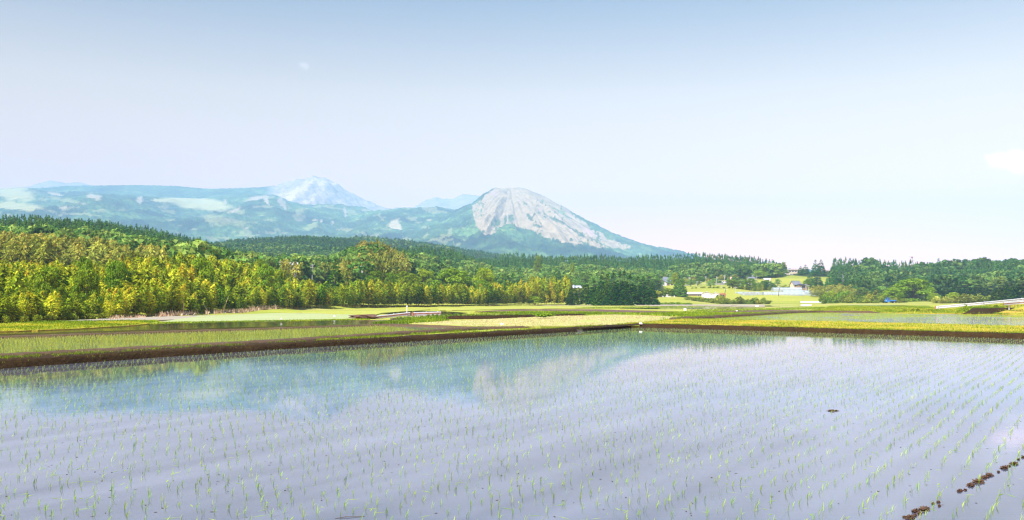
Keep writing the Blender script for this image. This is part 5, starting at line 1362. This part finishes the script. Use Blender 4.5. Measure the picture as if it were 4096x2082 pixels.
gable("shed", "low pale-roofed shed beside the brown farmhouse left of the cedar clump", "shed", 2300, 455, 1166, 5.5, 3.5, 1.8, .8, 4, 'wall_white', 'roof_pale', .4, [], [('f', 0, .9, 1.2, 1.7)])
gable("shed", "larger white shed with low gable towards the fields and wide doors", "shed", 2826, 438, 1191, 7.0, 4.8, 1.9, .85, 78, 'wall_white', 'roof_pale', .3, [], [('l', .9, .85, 1.5, 1.6, 'white')])
gable("shed", "smaller white shed with dark window beside the larger white shed", "shed", 2862, 436, 1191, 6.5, 4.2, 1.7, .75, 78, 'wall_white', 'roof_pale', .3, [('l', -.9, 1.05, .8, .6)], [('l', .7, .8, 1.1, 1.5, 'white')])
gable("shed", "long weathered shed with pale blue roof half hidden behind shrubs", "shed", 2772, 446, 1190, 9.0, 4.5, 1.6, .7, 4, 'wall_wood', 'roof_pale', .3, [('f', 2.2, 1.0, .8, .5)])
gable("shed", "rusty red lean-to right of the small white shed", "shed", 2889, 440, 1189, 2.6, 2.4, 1.2, .4, 6, 'rust', 'rust', .2, [], [('f', .2, .55, .9, 1.0, 'cloth_dark')])
gable("house", "house with large slate-grey gable roof above the greenhouses", "house", 3182, 530, 1151, 4.8, 4.0, 1.8, 1.9, 14, 'wall_beige', 'roof_grey', .4, [('f', -1.2, 1.0, .9, .8), ('r', -.7, 1.1, .6, 1.2), ('r', .7, 1.1, .6, 1.2)], [('f', 1.1, .85, .8, 1.6)])
gable("shed", "low carport roof beside the slate-roofed house", "shed", 3208, 526, 1153, 4.2, 3.4, 1.6, .5, 8, 'wall_wood', 'roof_dark', .3, [], [('f', 0, .75, 2.4, 1.4, 'cloth_dark')])
gable("house", "dark-roofed low house behind the upper greenhouse", "house", 3088, 548, 1154, 4.4, 4.0, 1.7, 1.1, 10, 'wall_wood', 'roof_dark', .4, [('f', .8, 1.0, .9, .7)], hip=True)
gable("house", "narrow white two-storey house at the wood's edge", "house", 3004, 640, 1131, 4.8, 4.0, 3.0, .8, 14, 'wall_white', 'roof_grey', .5, [('f', -1, 2.2, .9, .7), ('f', 1, 2.2, .9, .7), ('f', 0, .9, 1.4, .9)])
gable("house", "small white cottage under dark trees right of the narrow white house", "house", 3068, 640, 1127, 4.4, 3.4, 1.5, .6, -8, 'wall_white', 'roof_pale', .4, [('f', -.8, .9, .8, .6), ('f', .9, .9, .8, .6)])
gable("house", "house with dark blue-grey roof in the trees of the right hill", "house", 3754, 560, 1126, 5.2, 4.4, 1.5, 1.2, -10, 'wall_wood', 'roof_grey', .5, [('f', 0, .8, 1.2, .8)])
gable("shed", "dark open shed below the beige school", "shed", 3200, 715, 1113, 5.0, 3.0, 1.2, .3, 2, 'wall_wood', 'roof_dark', .2, [], [('f', 0, .55, 3.4, 1.0, 'cloth_dark')])
gable("house", "white house just visible above the bamboo by the utility poles", "house", 1170, 300, 1080, 3.0, 3.0, 1.6, .6, 15, 'wall_white', 'roof_pale', .3, [('f', 0, .9, .8, .6)])
def school(px0, px1, Y, yt, yb, lab, bays):
    X0, X1 = at(px0, Y), at(px1, Y); z = zrow(yb, Y); h = zrow(yt, Y) - z; w = X1 - X0; xc = (X0 + X1) / 2
    zg = min(Gs(xc, Y), z)
    t = thing("school", lab, "school building", (xc, Y, z), R(3))
    MB().box(-w / 2, w / 2, -4, 4, zg - z - 2, h * .78).build("wall", M['wall_beige'], t)
    rf = MB().prism([(-w / 2 - .4, h * .76), (w / 2 + .4, h * .76), (w / 2 + .4, h * .86), (-w / 2 - .4, h * .86)], -4.5, 4.5).build("eave", M['wall_white'], t)
    v = [(-w / 2 - .3, -4.4, h * .862), (w / 2 + .3, -4.4, h * .862), (w / 2 + .3, 4.4, h * .862), (-w / 2 - .3, 4.4, h * .862), (-w / 2 - .3, 0, h * 1.05), (w / 2 + .3, 0, h * 1.05)]
    MB().add(v, [(0, 1, 5, 4), (2, 3, 4, 5), (1, 2, 5), (3, 0, 4), (3, 2, 1, 0)]).build("roof", M['roof_brown'], t)
    for i in range(bays):
        x = -w / 2 + (i + .5) * w / bays
        f = MB().box(x - w / bays * .36, x + w / bays * .36, -4.06, -4.0, h * .34, h * .66).build("window", M['white'], t)
        MB().box(x - w / bays * .31, x + w / bays * .31, -4.09, -4.064, h * .38, h * .62).build("pane", M['glass'], f)
school(3147, 3216, 765, 1077, 1096, "beige school block with brown roof on the hill, left of the tall cedars", 6)
school(3306, 3372, 750, 1081, 1096, "beige school block with brown roof on the hill, right of the tall cedars", 6)
def store():
    Y = 600; X = at(2936, Y); z = zrow(1136, Y)
    t = thing("roadside_store", "low roadside store with flat dark roof beside the tall red and white sign", "store", (X, Y, z), R(2))
    MB().box(-3.2, 3.2, -2.5, 2.5, min(Gs(X, Y) - z, 0) - .5, 1.5).build("wall", M['cloth_dark'], t)
    MB().box(-3.8, 3.8, -3.0, 3.0, 1.5, 1.85).build("roof", M['roof_dark'], t)
    for x in (-1.8, 0.2, 2.0):
        MB().box(x - .7, x + .7, -2.56, -2.5, .3, 1.3).build("window", M['glass'], t)
    Xs = at(2924, Y - 4); zs = zrow(1137, Y - 4)
    s = thing("store_sign", "tall roadside sign, red and white panel above blue panels on a pole", "sign", (Xs, Y - 4, zs), 0)
    MB().tube([(0, 0, -1.0), (0, 0, 4.6)], .12, 8).build("pole", M['blue_sign'], s)
    MB().box(-.62, .62, -.12, .12, 3.05, 4.75).build("panel", M['white'], s)
    MB().box(-.30, .30, -.135, -.122, 3.35, 4.55).build("red_field", M['red'], s)
    for k in range(3): MB().box(-.58, .58, -.1, .1, 1.2 + k * .6, 1.7 + k * .6).build("lower_panel", M['blue_sign' if k % 2 == 0 else 'white'], s)
store()
def road_bridge():
    pts = [(2736, 1141, 560), (2800, 1139, 580), (2860, 1136.5, 596), (2910, 1135.5, 606), (2960, 1136, 612)]
    p = np.array([(at(x, Y), Y, zrow(y, Y)) for x, y, Y in pts])
    for nm, o0, o1, z0, z1, mk in (("roadway", -.6, 4.5, -.7, -.45, 'concrete'), ("parapet", -.9, -.6, -.7, .25, 'white')):
        V = []
        for q in p: V += [(q[0], q[1] + o0, q[2] + z0), (q[0], q[1] + o1, q[2] + z0), (q[0], q[1] + o1, q[2] + z1), (q[0], q[1] + o0, q[2] + z1)]
        F = [(0, 1, 2, 3)] + [(4 * i + a, 4 * i + 4 + a, 4 * i + 4 + (a + 1) % 4, 4 * i + (a + 1) % 4) for i in range(len(p) - 1) for a in range(4)] + [(len(V) - 1, len(V) - 2, len(V) - 3, len(V) - 4)]
        m = MB().add(V, F)
        if nm == "roadway":
            root = thing("road_bridge", "pale raised road with white parapet crossing the terraces below the hill", "road bridge", (0, 0, 0))
        m.build(nm, M[mk], root)
    for x, y, Y in ((2817, 1139, 583),):
        X = at(x, Y); z = zrow(y, Y); MB().box(X - 1.6, X + 1.6, Y - .5, Y + 3, z - 2.6, z - .72).build("underpass", M['cloth_dark'], root)
road_bridge()
def hoop(px0, px1, Y, yt, yb, label, axis='x', group=None):
    """plastic greenhouse: half-round sheet, end walls and hoops; axis x = long side to us, y = end to us"""
    X0, X1 = at(px0, Y), at(px1, Y); z = zrow(yb, Y); h = zrow(yt, Y) - z; xc = (X0 + X1) / 2
    zg = min(Gs(xc, Y), z)
    t = thing("greenhouse", label, "greenhouse", (xc, Y, z), 0, group)
    w = X1 - X0; L = w if axis == 'x' else 14.0; S = 4.6 if axis == 'x' else w
    th = np.linspace(0, math.pi, 13)
    prof = [(-S / 2, zg - z - .2)] + [(-S / 2 * math.cos(a), .35 * h + .65 * h * math.sin(a)) for a in th] + [(S / 2, zg - z - .2)]
    n = len(prof)
    V = [(y0, p, q) if axis == 'x' else (p, y0, q) for y0 in (-L / 2, L / 2) for p, q in prof]
    if axis == 'y': V = [(a, b + L / 2, c) for a, b, c in V]
    MB().add(V, [(i, i + 1, n + i + 1, n + i) for i in range(n - 1)]).build("cover", M['vinyl'], t, True)
    MB().add(V[:n], [tuple(range(n))]).build("end_wall", M['vinyl'], t); MB().add(V[n:], [tuple(range(n))]).build("end_wall", M['vinyl'], t)
    hp = MB()
    for k in range(int(L / 2.4) + 1):
        s = min(k * 2.4, L) - (L / 2 if axis == 'x' else 0)
        hp.tube([(s, p * 1.006, q + .02) if axis == 'x' else (p * 1.006, s - .02, q + .02) for p, q in prof[1:-1]], .035, 5)
    hp.build("hoop_frame", M['galv'], t)
for i, x in enumerate((2975, 2991, 3005, 3019, 3041)):
    hoop(x - 7.5, x + 7.5, 462, 1168, 1182, "small arched plastic greenhouse in the row of five, end facing the fields", 'y', "five small arched greenhouses")
hoop(3052, 3085, 462, 1168, 1182, "short plastic greenhouse right of the five small arches")
hoop(3086, 3213, 460, 1169, 1182, "long pale plastic greenhouse, lower left one on the terrace")
hoop(3130, 3214, 476, 1162, 1176, "long plastic greenhouse standing behind the lower left one")
hoop(3215, 3307, 470, 1163, 1178, "long plastic greenhouse at the right end of the terrace")
hoop(3090, 3203, 512, 1151, 1161, "upper plastic greenhouse below the slate-roofed house")
def row_cover():
    Y = 420; X0, X1 = at(3203, Y), at(3321, Y); z = zrow(1214, Y); h = zrow(1206, Y) - z
    t = thing("row_cover", "long low white plastic tunnel lying on the field beside the blossoming shrubs", "row cover", ((X0 + X1) / 2, Y, z), R(1))
    w = (X1 - X0) / 2; prof = [(-1.0 * math.cos(a), h * math.sin(a)) for a in np.linspace(0, math.pi, 11)]; n = len(prof)
    V = [(s, p, q) for s in (-w, w) for p, q in prof]
    MB().add(V, [(i, i + 1, n + i + 1, n + i) for i in range(n - 1)] + [tuple(range(n)), tuple(range(n, 2 * n))]).build("sheet", M['plastic_white'], t)
    hp = MB()
    for k in range(13): hp.tube([(-w + k * w / 6, p * 1.01, q * 1.02 + .01) for p, q in prof], .03, 5)
    hp.build("hoop_frame", M['galv'], t)
row_cover()
# utility poles
def pole(px, yt, Y, label, group, lean=0.0, drum=False, wood=False, arms=2):
    X = at(px, Y); zb = Gs(X, Y); h = zrow(yt, Y) - zb
    t = thing("utility_pole", label, "utility pole", (X, Y, zb), prng.uniform(-.6, .6), group)
    t.rotation_euler = (0, R(lean), t.rotation_euler[2] if not lean else 0)
    MB().tube([(0, 0, -.5), (0, 0, h * .5), (0, 0, h)], [.17, .145, .11], 8).build("post", M['bark'] if wood else M['concrete'], t)
    for k in range(arms):
        z = h - .35 - .75 * k; c = MB().box(-.9 + .15 * k, .9 - .15 * k, -.19, -.12, z - .05, z + .05).build("cross_arm", M['galv'], t)
        for x in (-.75, -.3, .3, .75):
            MB().tube([(x * (1 - .15 * k), -.155, z + .052), (x * (1 - .15 * k), -.155, z + .24)], [.05, .035], 6).build("insulator", M['white'], c)
    if drum: MB().tube([(.32, 0, h - 2.6), (.32, 0, h - 1.8)], .22, 10).build("transformer", M['galv'], t)
for px, yt, Y in [(178, 1042, 232), (607, 1034, 300), (941, 1046, 300), (982, 1039, 310), (1126, 1046, 300), (1158, 1054, 300), (1249, 1058, 320), (1446, 1063, 312)]:
    pole(px, yt, Y, "concrete utility pole whose top shows above the bamboo grove", "utility poles above the bamboo grove", drum=(px % 2 == 0))
for px, yt, Y in [(2615, 1107, 600), (2570, 1110, 600), (2758, 1110, 610), (2823, 1106, 640), (2845, 1118, 640), (2867, 1107, 600), (2898, 1100, 640), (3010, 1100, 650), (3026, 1104, 620), (3372, 1100, 600)]:
    pole(px, yt, Y, "grey concrete utility pole along the village road under the wooded hill", "utility poles along the village road", drum=(px % 3 == 0))
for px, yt, Y in [(2788, 1126, 540), (2803, 1126, 560), (2888, 1122, 520), (2943, 1148, 470), (3117, 1144, 500), (3224, 1136, 500), (3232, 1141, 500), (3287, 1148, 500), (3462, 1108, 520)]:
    pole(px, yt, Y, "slim utility pole standing on the terraced fields near the greenhouses", "utility poles on the terraces", arms=1)
pole(3114, 1152, 452, "dark leaning wooden pole in front of the long greenhouse", None, 6, wood=True, arms=0)
pole(2897, 1155, 440, "dark leaning wooden pole behind the rusty red lean-to", None, 8, wood=True, arms=1)
def mast():
    Y = 770; X = at(3648, Y); zb = Gs(X, Y); h = zrow(1027, Y) - zb
    t = thing("communications_mast", "red and white lattice mast with antenna platform on the right hill crest", "mast", (X, Y, zb))
    n = 10; w0, w1 = 1.3, .45
    for k in range(n):
        a, b = h * k / n, h * (k + 1) / n; wa, wb = w0 + (w1 - w0) * k / n, w0 + (w1 - w0) * (k + 1) / n
        m = MB(); c = [(-1, -1), (1, -1), (1, 1), (-1, 1)]
        for i in range(4):
            x, y = c[i]; x2, y2 = c[(i + 1) % 4]
            m.tube([(x * wa, y * wa, a), (x * wb, y * wb, b)], .09, 5); m.tube([(x * wa, y * wa, a), (x2 * wb, y2 * wb, b)], .05, 4); m.tube([(x * wb, y * wb, b), (x2 * wb, y2 * wb, b)], .05, 4)
        m.build("lattice", M['red'] if k % 2 else M['white'], t)
    for z in (h * .80, h * .99):
        p = MB().box(-1.9, 1.9, -1.9, 1.9, z, z + .15).build("platform", M['galv'], t)
        for a in range(6):
            x, y = 1.75 * math.cos(a * 1.047), 1.75 * math.sin(a * 1.047)
            MB().box(x - .16, x + .16, y - .16, y + .16, z + .16, z + 2.0).build("antenna", M['white'], p)
mast()

# guard rails
def rail(label, p, h=.40, posts=(), red=False, drop=.75, group=None):
    p = np.array(p, float); t_ = np.gradient(p, axis=0); t_ /= np.linalg.norm(t_, axis=1, keepdims=True)
    n = np.stack([-t_[:, 1], t_[:, 0], 0 * t_[:, 0]], 1)
    if np.mean(np.sum(n * p, 1)) > 0: n = -n            # towards the camera
    root = thing("guard_rail", label, "guard rail", tuple(p[0]), 0, group); q0 = p[0]
    prof = [(0.02, -.5), (.08, -.40), (.08, -.22), (.0, -.06), (.0, .06), (.08, .22), (.08, .40), (.02, .5), (-.02, .5), (.04, .38), (.04, .24), (-.04, .06), (-.04, -.06), (.04, -.24), (.04, -.38), (-.02, -.5)]
    V = []
    for q, nn in zip(p, n):
        for a, b in prof: V.append(tuple(q - q0 + nn * a + np.array([0, 0, b * h])))
    k = len(prof); F = [(i * k + j, i * k + (j + 1) % k, (i + 1) * k + (j + 1) % k, (i + 1) * k + j) for i in range(len(p) - 1) for j in range(k)] + [tuple(range(k))[::-1], tuple(range(len(V) - k, len(V)))]
    MB().add(V, F).build("beam", M['galv'], root)
    d = np.r_[0, np.cumsum(np.linalg.norm(np.diff(p, axis=0), axis=1))]
    for s in posts:
        q = np.array([np.interp(s * d[-1], d, p[:, c]) for c in range(3)]) - q0; nn = n[0]
        qq = q - nn * .12
        po = MB().tube([qq + np.array([0, 0, -drop - .3]), qq + np.array([0, 0, h * .62])], .075, 8).build("post", M['galv'], root)
        MB().box(q[0] - .07, q[0] + .07, q[1] - .07, q[1] + .07, q[2] - .08, q[2] + .08).build("bracket", M['rust'], po)
    if red:
        V = []
        for q, nn in zip(p, n):
            for a, b in ((.085, .02), (.085, .14), (.10, .14), (.10, .02)): V.append(tuple(q - q0 + nn * a + np.array([0, 0, b * h * 1.6 - .02])))
        MB().add(V, [(i * 4 + j, i * 4 + (j + 1) % 4, (i + 1) * 4 + (j + 1) % 4, (i + 1) * 4 + j) for i in range(len(p) - 1) for j in range(4)]).build("rust_streak", M['rust'], root)
    e = p[0] - q0
    MB().box(e[0] - .10, e[0] + .10, e[1] - .16, e[1] + .02, e[2] - h * .52, e[2] + h * .52).build("end_cap", M['rust'], root)
    return root
rail("long white corrugated guard rail climbing to the right above the weedy bank", RAILP[:5].tolist() + [tuple(RAILP[5])], .46, (.02, .30, .62, .9))
lp = [(at(4030, 128) - .5, 128, zrow(1217, 128)), (at(4096, 122) - .5, 122, zrow(1212, 122)), (at(4300, 112) - .5, 112, zrow(1206, 112))]
rail("shorter white guard rail with rusty top, below the long one at the right edge", lp, .40, (.1, .5, .9), True, .6)
rail("white rusty-striped guard rail sloping down to the left beside the canal", [(at(1484, 106), 106, zrow(1273, 106)), (at(1560, 108), 108, zrow(1265, 108)), (at(1640, 110), 110, zrow(1256, 110))], .40, (.25, .6, .93), True, .5)
rail("white rusty-striped guard rail standing level in front of the far pond", [(at(1650, 113), 113, zrow(1257, 113)), (at(1705, 114), 114, zrow(1255.5, 114)), (at(1764, 115), 115, zrow(1254, 115))], .42, (.10, .5, .9), True, .5)
pl = thing("gate_post", "thin white post standing at the end of the sloping guard rail by the canal", "post", (at(1628, 110), 110, -.05))
MB().tube([(0, 0, -.2), (0, 0, 1.35)], .05, 8).build("post", M['white'], pl); MB().box(-.10, .10, -.06, .06, 1.35, 1.5).build("cap", M['galv'], pl)

# kei truck
def truck():
    Y = 296; X = at(3562, Y); z = zrow(1213, Y)
    t = thing("pickup_truck", "small blue pickup truck parked by the shrubs, cab to the left", "truck", (X, Y, z), R(4))
    cabp = [(-1.64, .36), (-.45, .36), (-.45, 1.66), (-.62, 1.74), (-1.20, 1.72), (-1.50, 1.14), (-1.66, 1.0)]
    cab = MB().prism(cabp, -.70, .70).build("cab", M['blue_paint'], t)
    for s in (-1, 1):
        y0, y1 = sorted((s * .70, s * .712))
        MB().prism([(-1.36, 1.12), (-.62, 1.12), (-.62, 1.58), (-1.12, 1.58)], y0, y1).build("side_window", M['glass'], cab)
        MB().box(-1.30, -.60, *sorted((s * .701, s * .709)), .46, 1.06).build("door", M['blue_paint'], cab)
    MB().add([(-1.53, -.6, 1.16), (-1.53, .6, 1.16), (-1.235, .6, 1.66), (-1.235, -.6, 1.66)], [(0, 1, 2, 3)]).build("windscreen", M['glass'], cab)
    for s in (-1, 1): MB().box(-1.70, -1.655, s * .5 - .12, s * .5 + .12, .72, .88).build("headlight", M['white'], cab)
    bed = MB().box(-.42, 1.66, -.70, .70, .62, .70)
    for a in (-.70, .66): bed.box(-.42, 1.66, a, a + .04, .702, 1.0)
    bed.box(-.42, -.38, -.655, .655, .702, 1.0).box(1.62, 1.66, -.655, .655, .702, 1.0).build("bed", M['blue_paint'], t)
    MB().box(-1.5, 1.6, -.35, .35, .38, .60).build("chassis", M['cloth_dark'], t)
    for x in (-1.12, 1.02):
        for s in (-1, 1):
            w = MB().tube([(x, s * .52, .27), (x, s * .68, .27)], .27, 16).build("wheel", M['tyre'], t)
            MB().tube([(x, s * .682, .27), (x, s * .70, .27)], .15, 12).build("rim", M['galv'], w)
truck()
# cars by the store and under the school, a few pixels each
def car(px, Y, yb, label, mat, rz):
    X = at(px, Y); z = zrow(yb, Y)
    t = thing("parked_car", label, "car", (X, Y, max(z, Gs(X, Y))), R(rz))
    MB().prism([(-2.0, .3), (2.0, .3), (2.05, .75), (1.2, .88), (.6, 1.42), (-1.1, 1.45), (-1.7, .9), (-2.05, .8)], -.8, .8).build("body", M[mat], t)
    for s in (-1, 1): MB().prism([(-1.45, .92), (.98, .92), (.5, 1.34), (-1.0, 1.36)], *sorted((s * .8, s * .812))).build("window", M['glass'], t)
    for x in (-1.2, 1.25):
        for s in (-1, 1): MB().tube([(x, s * .62, .31), (x, s * .82, .31)], .31, 12).build("wheel", M['tyre'], t)
car(2906, 598, 1136, "white car parked left of the roadside store", 'white', 5)
car(2897, 606, 1135, "pale silver car on the raised road left of the white car", 'galv', 3)
car(3163, 742, 1104, "white car parked below the beige school", 'white', 10)
# gravestones
def grave(px, yt, Y, label, w, grp=None):
    X = at(px, Y); z = zrow(1190, Y); h = zrow(yt, Y) - z
    t = thing("gravestone", label, "gravestone", (X, Y, z), R(prng.uniform(-8, 8)), grp)
    MB().box(-w, w, -w * .8, w * .8, -.8, h * .25).build("plinth", M['stone'], t); MB().box(-w * .6, w * .6, -w * .5, w * .5, h * .252, h * .45).build("base", M['stone'], t)
    MB().prism([(-w * .34, h * .452), (w * .34, h * .452), (w * .34, h * .95), (0, h), (-w * .34, h * .95)], -w * .32, w * .32).build("stone", M['stone'], t)
for px, yt in ((2652, 1184), (2666, 1178), (2671, 1178.5), (2680, 1184), (2697, 1183)):
    grave(px, yt, 428, "pale gravestone in front of the dark shrubs by the lone tall cedar", .55, "gravestones by the lone cedar")
# small white things in the fields
X, Y, _ = P(2740, 1245, .1)
t = thing("field_sign", "small white square board standing at the end of the plowed strip", "board", (X, Y, .05), R(6))
MB().box(-.24, .24, -.03, .03, .12, .58).build("board", M['white'], t)
for s in (-.18, .18): MB().tube([(s, .06, -.2), (s, .06, .5)], .02, 6).build("stake", M['bark'], t)
def lump_mesh(name, seed, w, d, h, mat, amp=.35, sub=3, fr=2.2):
    import bmesh
    bm = bmesh.new(); bmesh.ops.create_icosphere(bm, subdivisions=sub, radius=1.0)
    r = random.Random(seed); o = mathutils.Vector((r.uniform(-9, 9), r.uniform(-9, 9), r.uniform(-9, 9)))
    for v in bm.verts:
        n_ = mathutils.noise.fractal(v.co * fr + o, 1.0, 2.0, 3)
        c = v.co * (1 + amp * n_); v.co = (c.x * w, c.y * d, c.z * h)
    me = bpy.data.meshes.new(name); bm.to_mesh(me); bm.free(); me.materials.append(mat)
    return me
for px, py, w, lab in [(2008, 1304, .45, "crumpled white plastic bag at the near edge of the stubble field"), (2563, 1301, .42, "crumpled white plastic bag where the two dark banks meet"), (3028, 1231, 1.15, "large pale sack heap beside the far narrow pond"),
                       (1125, 1281, .3, "white plastic sack on the grass behind the canal"), (1338, 1269, .35, "small white bag on the verge left of the sloping guard rail"), (2947, 1247, .45, "small white bag by the far plowed strip")]:
    X, Y, _ = P(px, py, .2)
    o = obj("plastic_bag", lump_mesh("plastic_bag", int(px), w * .32, w * .24, w * .2, M['plastic_white'], .5), None, (X, Y, .2 + w * .25)); tag(o, lab, "plastic bag")
o = obj("twig_heap", lump_mesh("twig_heap", 5, 1.6, .8, .30, M['plowed'], .7), None, (*P(1452, 1270, .1)[:2], .1)); tag(o, "low brown heap of twigs left of the sloping guard rail", "twig heap")
# mud clods standing out of the water
for i, (px, py, w) in enumerate([(4094, 1831, .10), (4074, 1840, .06), (4056, 1857, .14), (4036, 1866, .07), (4018, 1874, .15), (3994, 1890, .06), (3958, 1903, .14), (3936, 1912, .13), (3914, 1930, .20), (3882, 1943, .15), (3840, 1966, .10), (3861, 1962, .06),
                                 (3733, 2017, .05), (3753, 2011, .06), (3758, 2026, .05), (3698, 2040, .16), (3662, 2047, .12), (3678, 2057, .06), (3660, 2064, .06), (3642, 2074, .15), (3618, 2071, .06)]):
    X, Y, _ = P(px, py, .0)
    o = obj("mud_clod", lump_mesh("mud_clod", 900 + i, w * .55, w * .26, .008 + w * .09, M['clod'], 1.0, 4, 2.9), None, (X, Y, .004)); o.rotation_euler = (0, 0, ROWANG)
    tag(o, "wet brown mud clod in the line of clods breaking the water along the rows", "mud clod", "line of mud clods in the flooded paddy")
X, Y, _ = P(3331, 1645, 0)
o = obj("mud_clod", lump_mesh("mud_clod", 950, .10, .04, .022, M['clod'], .9, 4, 2.0), None, (X, Y, .004)); tag(o, "single dark mud clod far out in the flooded paddy, alone among the seedlings", "mud clod")
X, Y, _ = P(1402, 2070, 0)
o = MB().tube([(-.15, -.06, .002), (-.05, -.02, .010), (.04, .0, .006), (.15, .035, .003)], [.002, .004, .003, .002], 6).build("twig", M['bark']); o.location = (X, Y, 0)
tag(o, "thin reddish twig floating on the paddy water at the bottom edge", "twig")

# the farmer on the field track
def farmer():
    Y = 415; X = at(3369, Y); z = zrow(1216, Y)
    t = thing("person", "person in a navy jacket and dark trousers bending forward on the field track", "person", (X, Y, max(z, Gs(X, Y) - .02)), R(-50))
    pts = [(0, 0, .92), (.10, 0, 1.12), (.26, 0, 1.30), (.36, 0, 1.40), (.44, 0, 1.50), (.49, 0, 1.62),      # pelvis, waist, chest, neck, head
           (0, .10, .90), (.07, .12, .50), (.0, .13, .10), (.12, .14, .04), (0, -.10, .90), (.13, -.12, .50), (.05, -.13, .10), (.17, -.14, .04),
           (.27, .19, 1.30), (.36, .23, 1.05), (.46, .20, .82), (.27, -.19, 1.30), (.38, -.23, 1.05), (.50, -.20, .84)]
    ed = [(0, 1), (1, 2), (2, 3), (3, 4), (4, 5), (0, 6), (6, 7), (7, 8), (8, 9), (0, 10), (10, 11), (11, 12), (12, 13), (2, 14), (14, 15), (15, 16), (2, 17), (17, 18), (18, 19)]
    rad = [.15, .14, .16, .06, .095, .085, .09, .065, .045, .04, .09, .065, .045, .04, .06, .045, .035, .06, .045, .035]
    me = bpy.data.meshes.new("body"); me.from_pydata(pts, ed, []); me.materials.append(M['cloth_blue'])
    o = obj("body", me, t)
    m = o.modifiers.new("skin", 'SKIN')
    for i, r_ in enumerate(rad): me.skin_vertices[0].data[i].radius = (r_, r_); me.skin_vertices[0].data[i].use_root = (i == 0)
    s = o.modifiers.new("subd", 'SUBSURF'); s.levels = 1; s.render_levels = 1
    hat = MB().tube([(.46, 0, 1.60), (.50, 0, 1.66), (.53, 0, 1.74)], [.19, .12, .07], 14).build("hat", M['plastic_white'], t, True)
    tr = MB()
    for s_, x in ((1, .0), (-1, .05)): tr.tube([(0, s_ * .10, .94), (.07 + x, s_ * .12, .50), (x, s_ * .13, .10)], [.125, .095, .07], 10)
    tr.build("trousers", M['cloth_dark'], t, True)
    MB().tube([(.445, 0, 1.49), (.475, 0, 1.57)], [.098, .10], 12).build("face", M['skin'], t, True)
farmer()
